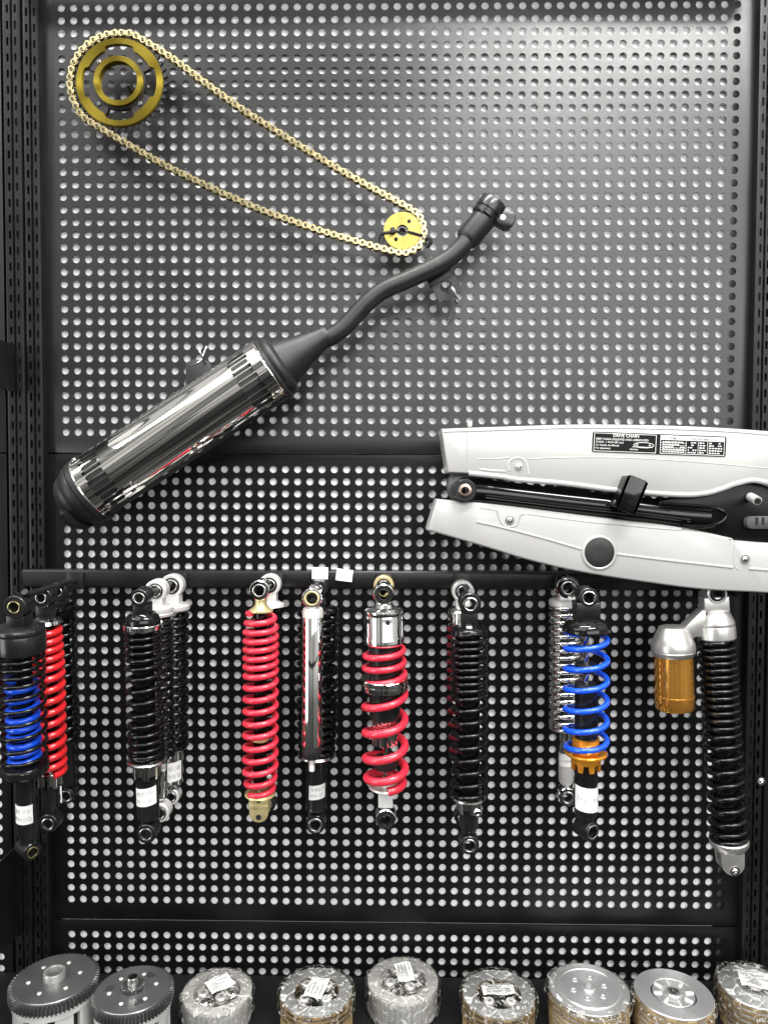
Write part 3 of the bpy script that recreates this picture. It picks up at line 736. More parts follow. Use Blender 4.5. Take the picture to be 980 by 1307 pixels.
# chain path (photo pixels, clockwise)
loop = []
for a in range(226, 59, -12): loop.append((153.8+63*cos(R(a)), 107-63*sin(R(a))))       # round the large sprocket
loop += [(222, 76.5), (264, 108), (314, 143.5), (345, 163), (388, 190), (431, 216), (470, 238), (506, 257.5), (526, 269)]
loop += [(537, 280), (541, 295), (538.5, 308), (530, 318), (516, 323.5), (500, 321)]
loop += [(472.7, 313.8), (417, 297.5), (368, 281), (330, 267), (291.5, 250.3), (246, 229), (208, 210), (173.5, 190.5), (135, 168)]
P3 = [at(x, y, CD) for x, y in loop]
ctr = at(320, 190, CD)
dense = spline(P3, 30, True)
cum = [0]
for i in range(len(dense)): cum.append(cum[-1]+(dense[(i+1) % len(dense)]-dense[i]).length)
tot = cum[-1]; NP = int(round(tot/(9.35*u)/2))*2; step = tot/NP
pins = []; j = 0
for i in range(NP):
    s_ = i*step
    while cum[j+1] < s_: j += 1
    f_ = (s_-cum[j])/(cum[j+1]-cum[j]); pins.append(dense[j].lerp(dense[(j+1) % len(dense)], f_))
chain = thing('drive_chain', 'brass-coloured roller chain looped round the two gold sprockets', 'chain', ctr)
def plate_outline(h, w, L):
    o = []
    for k in range(11): a = -PI*.42+PI*.84*k/10-0; o.append((L/2+h*cos(a), h*sin(a)))
    o.append((0, w))
    for k in range(11): a = PI-PI*.42+PI*.84*k/10; o.append((-L/2+h*cos(a), h*sin(a)))
    o.append((0, -w)); return o
def link_mesh(name, outer):
    b = MB(); y = .0044 if outer else .0030
    o = plate_outline(4.5*u, 2.4*u, step)
    b.prism(o, -y, -y+.0011, .0003, seg=2); b.prism(o, y-.0011, y, 0)
    for sx in (-1, 1):
        Mx = Matrix.Translation((sx*step/2, 0, 0)) @ RY
        if outer:
            b.lathe([(-y-.0012, 0.9*u), (-y-.0012, 2.0*u), (-y-.0008, 2.3*u), (-y, 2.3*u)], 14, Mx)
            b.lathe([(-y-.0004, 0), (-y-.0004, 0.9*u), (-y-.0012, 0.95*u)], 14, Mx)
        else:
            b.lathe([(-y, 3.2*u), (y, 3.2*u)], 14, Mx)
            b.lathe([(-y-.0002, 2.4*u), (-y-.0002, 3.0*u), (-y, 3.1*u)], 14, Mx)
    return b.mesh(name, BRASS, .5)
mo, mi = link_mesh('outer_link', True), link_mesh('inner_link', False)
bd = MB(); bd.lathe([(-.0057, 0), (-.0056, 1.65*u), (-.0050, 1.65*u)], 12, Matrix.Translation((step/2, 0, 0)) @ RY); bd.lathe([(-.0057, 0), (-.0056, 1.65*u), (-.0050, 1.65*u)], 12, Matrix.Translation((-step/2, 0, 0)) @ RY)
pd = bd.mesh('pin_dimple', DGOLD)
for i in range(NP):
    a, c = pins[i], pins[(i+1) % NP]; dv = c-a
    o = bpy.data.objects.new('outer_link' if i % 2 == 0 else 'inner_link', mo if i % 2 == 0 else mi); COL.objects.link(o)
    o.parent = chain
    o.matrix_local = Matrix.Translation((a+c)/2-ctr) @ Matrix.Rotation(math.atan2(-dv.z, dv.x), 4, 'Y')
    if i % 2 == 0:
        q = bpy.data.objects.new('pin_dimple', pd); COL.objects.link(q); q.parent = o
# hanging pegs for the sprocket and chain
p = at(169, 119.5, CD); t = thing('display_peg', 'dark peg inside the hub of the large gold sprocket, carrying it', 'peg', (p.x, 0, p.z))
b = MB(); b.tube(spline([(0, .003, 0), (0, -.02, 0), (0, -.046, .0006), (0, -.052, .004)], 5), .0028, 12); b.build('prong', PEGM, t)

# ------------------------------------------------------------------ exhaust
ED = .062; ue = mpp(ED)
A0 = at(119.3, 623.6, ED); A1 = at(347, 473.7, ED)
ax = (A1-A0)
ex = thing('exhaust_muffler', 'motorcycle exhaust with a chrome heat shield and bent black pipe, set diagonally', 'exhaust', frame(A0, ax, Vector((.83, 0, -.55))))
EI = ex.matrix_world.inverted(); LZL = ax.length
def el(px, py, d): return EI @ at(px, py, d)
# local: z along the muffler, -y to the viewer, x = down-right across
rb = 39.5*ue
b = MB(); b.lathe([(-.004, rb*.98), (0, rb), (LZL, rb), (LZL+.002, rb*.98)], 72); b.build('canister', MATTK, ex)
# shield with slots
b = MB(); rs_ = rb+.0035
def shm(uu, v, w):
    a = uu; return ((rs_-w)*sin(a), -(rs_-w)*cos(a), v)
a0_, a1_ = R(-76), R(63)
nA = 7; da = (a1_-a0_)/nA; zs = [.0, .011, .011+.025, LZL-.038, LZL-.013, LZL]
for i in range(nA):
    ua, ub = a0_+i*da, a0_+(i+1)*da; um = (ua+ub)/2
    for j in range(5):
        za, zb = zs[j], zs[j+1]
        if j in (1, 3) and 1 <= i <= nA-1:
            off = .006*sin(i*1.7)*0
            b.holecell((ua, za, ub, zb), stadium(um, (za+zb)/2+off, da*.23, .0118, 4) if False else [(um+(p[0])*da*.22/.003, (za+zb)/2+p[1]) for p in stadium(0, 0, .003, .0115, 4)], shm, .0016)
        else:
            m = 1 if j != 2 else 14
            for k in range(m):
                z0_, z1_ = za+(zb-za)*k/m, za+(zb-za)*(k+1)/m
                for h_ in range(3):
                    x0_, x1_ = ua+(ub-ua)*h_/3, ua+(ub-ua)*(h_+1)/3
                    b.add([shm(x0_, z0_, 0), shm(x1_, z0_, 0), shm(x1_, z1_, 0), shm(x0_, z1_, 0)], [(0, 1, 2, 3)])
for zz in (0, LZL):                                                  # rolled rims
    b.tube([shm(a0_+(a1_-a0_)*k/40, zz, .0004) for k in range(41)], .0011, 8)
for aa in (a0_, a1_): b.tube([shm(aa, LZL*k/20, .0012) for k in range(21)], .0013, 8)
import bmesh as _bm
sh = b.build('heat_shield', SHIELD, ex, ang=.5)
_b = _bm.new(); _b.from_mesh(sh.data); _bm.ops.remove_doubles(_b, verts=_b.verts, dist=1e-6); _bm.ops.recalc_face_normals(_b, faces=_b.faces); _b.to_mesh(sh.data); _b.free()
# shield screws
for (a, z) in ((R(52), .012), (R(50), LZL-.008), (R(50), LZL*.52), (R(-70), .004)):
    p = Vector(shm(a, z, -.0002)); b = MB()
    b.lathe([(0, .0038), (.0012, .0036), (.002, .0024), (.0021, 0)], 18, Matrix.Translation(p) @ Matrix.Rotation(a, 4, 'Z') @ Matrix.Rotation(PI/2, 4, 'X')); b.build('screw', STEEL, ex)
# rear end cap and tail
b = MB(); b.lathe([(-z*ue, r*ue) for z, r in ((-1, 36), (-1, 43), (1, 44.5), (7, 44.5), (9, 43), (10, 41.5), (12, 42), (17, 41), (21, 39), (24, 36.5), (25, 36), (28, 35.5), (32, 33.5), (36, 30), (39, 26), (41, 22), (42, 16), (42, 0))], 72); b.build('end_cap', MATTK, ex)
b = MB(); b.lathe([(-z*ue, r*ue) for z, r in ((36, 14), (47, 15), (49, 16.5), (50, 16), (50, 14), (43, 13), (43, 0))], 40, Matrix.Translation((12*ue, 4*ue, 0))); b.build('tail_pipe', MATTK, ex)
b = MB()
arc = [(44*ue*sin(R(a)), -44*ue*cos(R(a))) for a in range(20, 120, 8)]; arc2 = [(37*ue*sin(R(a)), -37*ue*cos(R(a))) for a in range(20, 120, 8)]
rs = [[(x*.88, y*.88, -30*ue), (x*.88, y*.88, -38*ue), (x2*.88, y2*.88, -45*ue), (x2*.88, y2*.88, -34*ue)] for (x, y), (x2, y2) in zip(arc, arc2)]
b.rings(rs, cap0=True, cap1=True); b.build('rear_lip', RUB, ex)
# front collar and cone (lathe along the axis)
b = MB(); b.lathe([(LZL+z*ue, r*ue) for z, r in ((-1, 35), (-1, 41), (1, 42.5), (4, 42.5), (6, 41), (7, 39), (9, 40), (13, 39.5), (16, 37.5), (18, 33), (19, 31), (22, 30), (50, 20.5), (74, 14.2), (80, 13), (84, 12.2), (86, 11.2), (86, 6))], 64); b.build('cone', MATTK, ex)
pp = [(404, 437), (421, 430.5), (437, 419.5), (453, 403), (471, 384), (491, 369.5), (521, 356.5), (550, 343), (573, 329.5), (588, 316), (597, 303.5)]
pts = spline([el(x, y, ED-.006*i/10) for i, (x, y) in enumerate(pp)], 6)
b = MB(); b.tube(pts, 11.3*ue, 28); b.build('pipe', MATTK, ex)
d_s = ED-.008
p0, p1 = el(592, 310, d_s), el(627, 268, d_s)
Ms = frame(p0, p1-p0, Vector((1, 0, 0))); Ls = (p1-p0).length
b = MB(); b.lathe([(0, 11*ue), (3*ue, 13.5*ue), (7*ue, 15.2*ue), (9*ue, 15.5*ue), (Ls-14*ue, 15.8*ue), (Ls-9*ue, 15.2*ue), (Ls, 15*ue), (Ls, 10*ue), (Ls-6*ue, 9*ue)], 40, Ms); b.build('sleeve', MATTK, ex)
# flange ring with a bolt lug on its lower right side
fa, fb = el(617, 278, d_s), el(631, 258, d_s)
Mf = frame(fa, fb-fa, Vector((1, 0, 0))); Lf = (fb-fa).length
b = MB(); b.lathe([(-1*ue, 12*ue), (-1*ue, 16.5*ue), (1*ue, 18*ue), (5*ue, 18*ue), (6*ue, 17*ue), (8*ue, 17*ue), (9*ue, 18.2*ue), (Lf-2*ue, 18.2*ue), (Lf, 17*ue), (Lf, 10*ue), (Lf-6*ue, 9*ue)], 44, Mf); flg = b.build('flange', SATINK, ex)
b = MB(); b.prism([(p[0]*ue, p[1]*ue) for p in rounded(34, 23, 9)], -.0065, .0065, .002, Matrix.Translation(el(640, 278, d_s)) @ (EI.to_3x3() @ Matrix.Rotation(R(30), 3, 'Y')).to_4x4()); lug = b.build('lug', SATINK, ex)
b = MB(); b.lathe([(0, 3.8*ue), (.0012, 3.6*ue), (.0016, 0)], 20, Matrix.Translation(el(641.5, 277.5, d_s+.0064)) @ EI.to_3x3().to_4x4() @ Matrix.Rotation(PI/2, 4, 'X')); b.build('stud_end', LABW, lug)
# mounting bracket under the pipe
Mb = Matrix.Translation(el(569.5, 366.5, .045)) @ EI.to_3x3().to_4x4() @ Matrix.Rotation(R(27.5), 4, 'Y').inverted()
b = MB(); ub = mpp(.045)
outl = [(-15, -11), (-8, -12), (-3, -4), (4, -7), (3, -13), (9, -15), (15, -6), (13, 9), (2, 13), (-6, 12), (-13, 11)]
def hole_out(): return [(0+8.2*ub*cos(PI/10*k), 1*ub+7*ub*sin(PI/10*k)) for k in range(20)]
def fmb(x, z, w): return (x, w, z)
outer = rounded(33*ub, 27*ub, 4*ub, 4)
b.holecell((-16.5*ub, -13.5*ub, 16.5*ub, 13.5*ub), hole_out(), fmb, .003)
b.ringprism(lambda a: 16.4*ub/max(abs(cos(a)), abs(sin(a))*16.4/13.4), lambda a: 8.0*ub, .0002, .0032, 40)
b.v = [tuple(Mb @ Vector(p)) for p in b.v]
b.build('bracket', MATTK, ex)
b = MB(); b.prism([(x*ub, z*ub) for x, z in ((-18, 8), (14, 10), (16, 22), (-18, 24))], -.001, .003, .0006, Mb); b.build('bracket_web', MATTK, ex)
# second bracket behind the muffler body
b = MB(); q = [el(x, y, .030) for x, y in ((238, 464), (247, 459), (268, 462), (275, 480), (290, 500), (262, 520), (238, 496))]
Mi = EI.to_3x3().to_4x4(); q2 = [at(x, y, .030) for x, y in ((238, 464), (247, 459), (268, 462), (275, 480), (300, 500), (262, 525), (238, 496))]
b.prism([(p.x, p.z) for p in q2], -.033, -.030, .0006, EI); b.build('rear_bracket', MATTK, ex)
# hooks holding the exhaust
t = thing('wire_hook', 'bright bent wire hook through the bracket under the exhaust pipe', 'hook', at(569, 384, 0), 'bright wire hooks holding the exhaust')
o_ = at(573, 370, 0)
b = MB(); b.tube(spline([(0, .004, .006), (0, -.03, .006), (.001, -.05, .004), (.004, -.058, -.001), (.008, -.056, -.010), (.0105, -.050, -.015)], 5), .0021, 10); b.build('prong', WIRE, t)
b = MB(); b.tube(spline([(.006, -.054, -.008), (.008, -.05, -.02), (.004, -.045, -.034), (-.002, -.04, -.036), (.001, -.04, -.02)], 5), .0005, 6); b.build('tie', RUB, t)
t = thing('wire_hook', 'bright Y-shaped wire hook above the chrome shield', 'hook', at(271, 463, 0), 'bright wire hooks holding the exhaust')
b = MB(); b.tube(spline([(-.002, .004, -.004), (-.001, -.03, -.004), (0, -.045, -.003), (.004, -.05, .006), (.006, -.05, .011)], 5), .0017, 10)
b.tube(spline([(0, -.046, -.002), (-.002, -.05, .004), (-.003, -.05, .009)], 5), .0014, 8)
b.tube(spline([(0, -.046, -.003), (-.006, -.046, -.008), (-.015, -.04, -.010)], 5), .0011, 8); b.build('prong', WIRE, t)

# ------------------------------------------------------------------ swingarm with its white chain case
FD = .108; uc = mpp(FD); org = at(760, 650, FD)
sw = thing('swingarm', 'black swingarm enclosed by a white two-piece chain case, right side', 'swingarm', org)
def lc(px, py, d=FD):
    p = at(px, py, d)-org; return p
def outl2(pts, n=5, sm=True):
    return [(lc(x, y).x, lc(x, y).z) for x, y in pts]
def sp2(pts, n=6): return [(p[0], p[1]) for p in [(q.x, q.y) for q in spline([Vector((x, y)) for x, y in pts], n)]]
top_edge = sp2([(563, 547), (650, 544), (746, 541.5), (854, 543), (940, 547), (1012, 553)], 5)
bot_edge = sp2([(1012, 640), (992, 627), (975, 618.5), (960, 616), (940, 620), (918, 628), (898, 633), (866, 634.5), (830, 633), (791, 629), (719, 619.5), (650, 611), (607, 606)], 4)
up = top_edge+bot_edge+[(598, 604.5), (571, 603), (566.5, 572)]
b = MB(); b.prism(outl2(up), 0, .050, .0035, seg=4); upc = b.build('upper_case', CASEM, sw, ang=.7)
def ridge(pts, r, parent, m, name, y=-.0001, flat=.5, n=6):
    b = MB(); b.tube([(lc(x, y_).x, y, lc(x, y_).z) for x, y_ in sp2(pts, n)], r*uc, 8, flat=flat); return b.build(name, m, parent)
b = MB(); rdg = [([(598, 604), (640, 608.5), (660, 612), (720, 617), (791, 626), (866, 631.5), (898, 630), (918, 625), (940, 617), (960, 613), (978, 616)], 2.6),
       ([(566, 551), (650, 548.5), (746, 546), (854, 547.5), (940, 551.5), (990, 556)], 1.1),
       ([(673, 586), (720, 584), (790, 584), (880, 589), (985, 598)], 0.8), ([(610, 586), (635, 585.5), (650, 584)], .8),
       ([(612, 599), (630, 601), (645, 601.5)], 1.3),
       ([(650, 601), (649, 591), (654, 586), (661, 584.5), (668, 587), (672, 594), (675, 606)], 1.2)]
for pts, r in rdg: b.tube([(lc(x, y_).x, .0003, lc(x, y_).z) for x, y_ in sp2(pts, 6)], r*uc*1.25, 10, flat=.7)
b.build('ridge', CASEM, upc)
b = MB(); b.tube([(lc(596.5, 550).x, .0002, lc(596.5, 550).z), (lc(594.5, 602).x, .0002, lc(594.5, 602).z)], .5*uc, 6); b.build('joint_line', INK, upc)
screw(upc, Vector((lc(661.5, 595.5).x, -.0006, lc(661.5, 595.5).z)), 3.1*uc)
b = MB(); p = lc(599, 541.5, .09); b.prism([(p.x+x*uc, p.z+z*uc) for x, z in rounded(6, 8, 2.5)], .012, .02, .0008); b.build('clip_tab', CASEM, upc)
lo_top = sp2([(557, 637), (590, 640), (630, 643.5), (742, 657.5), (800, 664.5), (872, 673.5), (935, 687), (940, 690), (1012, 695)], 3)
lo_bot = sp2([(1012, 763), (980, 757.5), (899, 753), (827, 744), (770, 735.5), (719, 726), (670, 714), (621, 699), (580, 687), (545, 677)], 4)
lw = lo_top+lo_bot
b = MB(); b.prism(outl2(lw), .001, .050, .0045, seg=4); loc_ = b.build('lower_case', CASEM, sw, ang=.7)
b = MB()
for pts, r in (([(608, 666), (640, 673), (690, 686), (742, 701)], 1.5), ([(785, 707), (850, 715), (935, 724.5)], 1.5), ([(956, 726), (985, 728)], 1.5),
               ([(672, 656), (740, 665), (800, 671), (866, 676.5), (871, 672)], .8), ([(612, 648), (630, 651), (634, 653)], .8),
               ([(634, 652), (638, 664), (644, 671), (652, 673), (660, 669), (664, 658), (669, 656)], 1.1),
               ([(937, 690), (935, 705), (938, 722), (942, 727)], 1.0)):
    b.tube([(lc(x, y_).x, .0012, lc(x, y_).z) for x, y_ in sp2(pts, 6)], r*uc*1.25, 10, flat=.7)
b.build('ridge', CASEM, loc_)
b = MB(); p = lc(764.5, 705.5); b.lathe([(0, 22.5*uc), (.0012, 21.8*uc), (.0018, 20*uc), (.0012, 18.9*uc), (-.001, 18.9*uc)], 48, Matrix.Translation((p.x, .0006, p.z)) @ Matrix.Rotation(PI/2, 4, 'X')); b.build('plug_rim', CASEM, loc_)
b = MB(); b.lathe([(-.002, 19.2*uc), (.0008, 19*uc), (.0022, 16.5*uc), (.0026, 8*uc), (.0026, 0)], 48, Matrix.Translation((p.x, .0006, p.z)) @ Matrix.Rotation(PI/2, 4, 'X')); b.build('rubber_plug', RUB, loc_)
for (x, y_) in ((650.5, 663.5), (950.5, 713.5)): screw(loc_, Vector((lc(x, y_).x, -.0002, lc(x, y_).z)), 3.6*uc)
# arm
AD = .100
b = MB(); arm = [lc(x, y_, AD-.010) for x, y_ in ((598, 628), (640, 632), (720, 641.5), (800, 650.5), (860, 658), (900, 661))]
b.tube(spline(arm, 6), [19*uc]*5+[18*uc]*26, 28); armo = b.build('arm_tube', GLOSSK, sw)
b = MB(); b.tube(spline([lc(x, y_, .104) for x, y_ in ((602, 620), (700, 634), (800, 646), (855, 652))], 6), 2.0*uc, 8); b.tube(spline([lc(x, y_, .112) for x, y_ in ((620, 633), (700, 643), (800, 654), (880, 664))], 6), 2.4*uc, 8); b.build('weld_seam', GLOSSK, armo)
pe = lc(591.5, 626, AD)
b = MB(); b.lathe([(z*uc, r*uc) for z, r in ((-20, 10), (-20, 13), (-18.5, 14.5), (24, 14.5), (24, 10))], 40, Matrix.Translation(pe) @ RY, closed=True); pv = b.build('pivot_tube', SATINK, sw)
b = MB(); b.lathe([(z*uc, r*uc) for z, r in ((-19.5, 8.0), (-19.0, 11), (20, 11), (20, 8))], 36, Matrix.Translation(pe) @ RY, closed=True); b.build('rubber_ring', RUB, pv)
b = MB(); b.lathe([(z*uc, r*uc) for z, r in ((-21.5, 5), (-21.5, 7.4), (-21, 8.2), (22, 8.2), (22, 5))], 36, Matrix.Translation(pe) @ RY, closed=True); b.build('bushing', mat('bushing_copper', (.55, .40, .33), 1, .3), pv)
b = MB(); b.lathe([(z*uc, r*uc) for z, r in ((15, 12), (15, 22), (16, 23), (40, 23), (40, 12))], 36, Matrix.Translation(lc(594, 621, .09)) @ RY, closed=True); b.build('pivot_boss', GUNM, sw)
# axle plate to the right
pl = [(842, 640), (870, 634), (898, 628), (930, 616), (960, 610), (1012, 622), (1012, 698), (980, 693), (935, 688), (905, 681), (872, 675), (850, 668)]
b = MB(); q = [(lc(x, y_).x, lc(x, y_).z) for x, y_ in pl]; b.prism(q, .006, .030, .002); apl = b.build('axle_plate', AXLEK, sw)
b = MB(); b.tube(spline([lc(x, y_, .108) for x, y_ in ((845, 643), (880, 645), (910, 648), (926, 656), (920, 666), (900, 672), (870, 671))], 6), 2.4*uc, 10); b.build('weld_rim', GLOSSK, apl)
b = MB(); b.tube([lc(957, 634, .104), lc(966, 639, .125)], 5.5*uc, 18); bo = b.build('adjuster_bolt', ALU, apl)
b = MB(); b.tube([lc(966, 639, .1248), lc(967, 640, .128)], 4*uc, 6); b.build('bolt_socket', DARK, bo)
b = MB(); p = lc(985, 667); b.prism([(p.x+x*uc, p.z+z*uc) for x, z in rounded(66, 16, 7)], -.002, .008, .0008); blk = b.build('adjuster_block', mat('grey_phosphate', (.07, .07, .07), 0, .5), apl)
b = MB()
for i in range(4): p = lc(964+i*8, 665); b.prism([(p.x+x*uc, p.z+z*uc) for x, z in rounded(3.4, 10, 1.5)], -.0024, 0, 0)
b.build('adjuster_mark', DARK, blk)
# shock mount bracket across the arm
Mk = Matrix.Translation(lc(806, 631.5, FD+.020)) @ Matrix.Rotation(R(21), 4, 'Y')
b = MB(); b.prism([(x*uc, z*uc) for x, z in rounded(27, 45, 5)], 0, .004, .001, Mk)
b.prism([(x*uc, z*uc) for x, z in ((-13.5, -22), (-10, -22), (-10, 22), (-13.5, 20))], 0, .03, 0, Mk); b.prism([(x*uc, z*uc) for x, z in ((10, -22), (13.5, -22), (13.5, 20), (10, 22))], 0, .03, 0, Mk)
br = b.build('shock_mount', GLOSSK, sw)
b = MB(); b.lathe([(0, 4*uc), (.003, 3.8*uc), (.005, 2*uc), (.005, 0)], 14, Matrix.Translation(lc(785, 641.5, FD+.008)) @ Matrix.Rotation(PI/2, 4, 'X')); b.build('mount_bolt', GUNM, br)
# warning label
TL, TR, BL = lc(756, 550.8), lc(926.5, 557.3), lc(755.5, 576.8)
xv = TR-TL; zv = BL-TL; W_, H_ = xv.length, zv.length
ex_ = Vector((xv.x, 0, xv.z)).normalized(); ez_ = Vector((ex_.z*-1, 0, ex_.x)); ez_ = Vector((-ex_.z, 0, ex_.x))
Ml = Matrix.Translation(Vector((TL.x, -.0003, TL.z))) @ Matrix((ex_, Vector((0, 1, 0)), ez_)).transposed().to_4x4()   # x across, z up
def lrect(b, x0, x1, z0, z1, y): b.add([(x0*W_, y, -z0*H_), (x1*W_, y, -z0*H_), (x1*W_, y, -z1*H_), (x0*W_, y, -z1*H_)], [(0, 1, 2, 3)], Ml)
b = MB(); b.prism([(W_/2+x, -H_/2+z) for x, z in rounded(W_, H_, H_*.09)], -.00015, .0001, 0, Ml); lb = b.build('warning_label', LABK, upc)
b = MB()
def border(x0, x1, z0, z1, t, y=-.0003):
    tx = t*H_/W_
    lrect(b, x0, x1, z0, z0+t, y); lrect(b, x0, x1, z1-t, z1, y); lrect(b, x0, x0+tx, z0+t, z1-t, y); lrect(b, x1-tx, x1, z0+t, z1-t, y)
border(.012, .478, .05, .95, .025); border(.508, .988, .05, .95, .025)
lrect(b, .512, .984, .075, .27, -.0003)
for z in (.40, .52, .64, .76): lrect(b, .515, .70, z, z+.018, -.0003)
for x in (.70, .79, .86): lrect(b, x, x+.003, .3, .92, -.0003)
rnd = random.Random(3)
for r_ in range(5):
    z = .34+r_*.12
    for (xa, xb) in ((.525, .69), (.715, .78), (.80, .85), (.872, .975)):
        x = xa
        while x < xb-.012:
            w = rnd.uniform(.008, .022); 
            if rnd.random() < .85: lrect(b, x, min(x+w, xb), z, z+.055, -.0003)
            x += w+.005
lrect(b, .30, .45, .66, .69, -.0003)
b.tube([Ml @ Vector((W_*(.385+.075*cos(k/24*2*PI)), -.0003, -H_*(.58+.13*sin(k/24*2*PI)))) for k in range(24)], .00035, 4, True)
for (cx_, r_) in ((.335, .05), (.43, .035)):
    b.tube([Ml @ Vector((W_*cx_+H_*r_*cos(k/14*2*PI), -.0003, -H_*.58+H_*r_*sin(k/14*2*PI))) for k in range(14)], .0003, 4, True)
b.build('table_lines', LABW, lb)
def text(body, size, x, z, parent, m, align='LEFT', y=-.0004):
    cu = bpy.data.curves.new('lettering', 'FONT'); cu.body = body; cu.size = size; cu.align_x = align; cu.resolution_u = 3; cu.offset = size*.012
    o = bpy.data.objects.new('lettering', cu); COL.objects.link(o)
    bpy.context.view_layer.update()
    me = bpy.data.meshes.new_from_object(o.evaluated_get(bpy.context.evaluated_depsgraph_get()))
    bpy.data.objects.remove(o)
    me.transform(Ml @ Matrix.Translation((x*W_, y, -z*H_)) @ Matrix.Rotation(PI/2, 4, 'X'))
    me.materials.clear(); me.materials.append(m)
    q = bpy.data.objects.new('lettering', me); COL.objects.link(q); q.parent = parent; return q
text('DRIVE CHAIN', H_*.21, .25, .22, lb, LABW, 'CENTER')
text('KEEP CHAIN ADJUSTED AND LUBRICATED', H_*.135, .025, .385, lb, LABW)
text('CHAIN : 1 INCH (25 mm)', H_*.125, .025, .53, lb, LABW)
text('For Details, See Manual', H_*.12, .025, .68, lb, LABW)
text('For adjustment', H_*.12, .025, .83, lb, LABW)
text('TENSION', H_*.10, .28, .84, lb, LABW)
text('ITEM', H_*.15, .60, .235, lb, LABK, 'CENTER'); text('TIRE INFORMATION', H_*.13, .83, .235, lb, LABK, 'CENTER')

# ------------------------------------------------------------------ clutch parts on the shelf
CLG = 'clutch parts lined up on the shelf'
def seat(cx, cy, wpx, t, label, name='clutch_pack', cat='clutch pack'):
    p = atz(cx, cy, ZS+t); dep = -(CROT.transposed() @ (p-CAM)).z
    r = wpx/2/math.sqrt(1+((cx-490)/F)**2)*dep/F
    o = thing(name, label, cat, Matrix.Translation((p.x, p.y, ZS)), CLG); return o, r
RX = Matrix.Rotation(PI/2, 4, 'X')
def gear(b, ro, dep, n, z0, z1, ri):                                  # toothed ring, axis Z
    o = []
    for i in range(n*4):
        a = i/(n*4)*2*PI; q = i % 4; rr = ro if q in (1, 2) else ro-dep; o.append((rr*cos(a), rr*sin(a)))
    c = .0012
    def rg(s, z): return [(x*s, y*s, z) for x, y in o]
    b.rings([[(ri*x/math.hypot(x, y), ri*y/math.hypot(x, y), z0) for x, y in o], rg(1, z0), rg(1, z1-c*.4), rg(1-c/ro, z1), [(ri*x/math.hypot(x, y), ri*y/math.hypot(x, y), z1) for x, y in o]])
def stack(root, r, z0, z1, n, m1, m2, tabs=12, seg=144, ri=.62):
    h = (z1-z0)/n; fr = MB(); st = MB(); rnd = random.Random(int(r*1e5)+n)
    for i in range(n):
        za = z0+i*h; ph = 0
        if i % 2 == 0:
            rr = lambda a: r*(.985 if (a*tabs/(2*PI)+ph*3) % 1 < .42 else .955)
            fr.ringprism(rr, r*ri, -(za+h*.98), -(za+.0003), seg, Matrix.Rotation(-PI/2, 4, 'X') if False else Matrix.Rotation(-PI/2, 4, 'X'))
        else:
            st.ringprism(r*.948, r*ri, -(za+h*.9), -(za+h*.1), 96, Matrix.Rotation(-PI/2, 4, 'X'))
    fr.build('friction_plates', m1, root); st.build('steel_plates', m2, root)
def paper(root, w, h, z, rot, x=0, y=0, tilt=0, ln=4):
    M = Matrix.Translation((x, y, z)) @ Matrix.Rotation(R(rot), 4, 'Z') @ Matrix.Rotation(R(tilt), 4, 'X')
    b = MB(); n = 6; vs = []
    for i in range(n+1):
        for j in range(5): vs.append(((i/n-.5)*w, (j/4-.5)*h, .0012*sin(i*1.3+j)+.0008*cos(j*2.1)))
    m_ = len(vs); vs += [(a, b_, c_-.0003) for a, b_, c_ in vs]; fs = []
    for i in range(n):
        for j in range(4):
            q = i*5+j; fs += [(q, q+5, q+6, q+1), (m_+q, m_+q+1, m_+q+6, m_+q+5)]
    rim = [i*5 for i in range(n+1)]+[n*5+j for j in range(1, 5)]+[i*5+4 for i in range(n-1, -1, -1)]+[j for j in range(3, 0, -1)]
    for i in range(len(rim)):
        a_, c_ = rim[i], rim[(i+1) % len(rim)]; fs.append((a_, m_+a_, m_+c_, c_))
    b.add(vs, fs, M); o = b.build('paper_label', PAPER, root)
    b = MB(); rnd = random.Random(int(w*1e5+rot))
    for k in range(ln):
        yy = (k+.7)/ln*h*.85-h*.45
        b.tube([M @ Vector((-w*.38, yy, .0022)), M @ Vector((-w*.38+w*rnd.uniform(.35, .75), yy, .0022))], .0005, 5)
    b.build('writing', INK, o)
def film(root, r, z0, z1, seed, amp=.06, top=True):
    rnd = random.Random(seed); N, M_ = 56, 16
    ph = [(rnd.uniform(2, 9), rnd.uniform(0, 6), rnd.uniform(.3, 1)) for _ in range(7)]
    b = MB(); rs = []
    prof = [(1.03, 0), (1.05, .3), (1.04, .65), (1.05, .9), (1.0, 1.02), (.86, 1.06), (.7, 1.1), (.5, 1.16), (.3, 1.2), (.12, 1.22), (.01, 1.22)]
    if not top: prof = prof[:4]+[(1.0, 1.03), (.93, 1.05), (.84, 1.06)]
    for k, (q, h) in enumerate(prof):
        row = []
        for i in range(N):
            a = i/N*2*PI
            w = sum(c*sin(round(f)*a+p+k*1.3*c) for f, p, c in ph)/4+rnd.uniform(-.5, .5)
            rr = r*q*(1+amp*.35*w if q > .9 else 1+amp*.2*w); z = z0+(z1-z0)*h+amp*.09*r*w*(1 if q < .99 else .4)*2.2
            row.append((rr*sin(a), -rr*cos(a), max(z, z0+.0005)))
        rs.append(row)
    b.rings(rs); o = b.build('clear_wrap', FILM, root, ang=.35); return o
def springs(root, r, z0, z1, n, m=STEEL, rr=.006, ph=0):
    for i in range(n):
        a = ph+i/n*2*PI; pts = []
        for k in range(60): q = k/59; pts.append((r*cos(a)+rr*cos(q*10*PI), r*sin(a)+rr*sin(q*10*PI), z0+(z1-z0)*q))
        b = MB(); b.tube(pts, .0012, 6); b.build('clutch_spring', m, root)

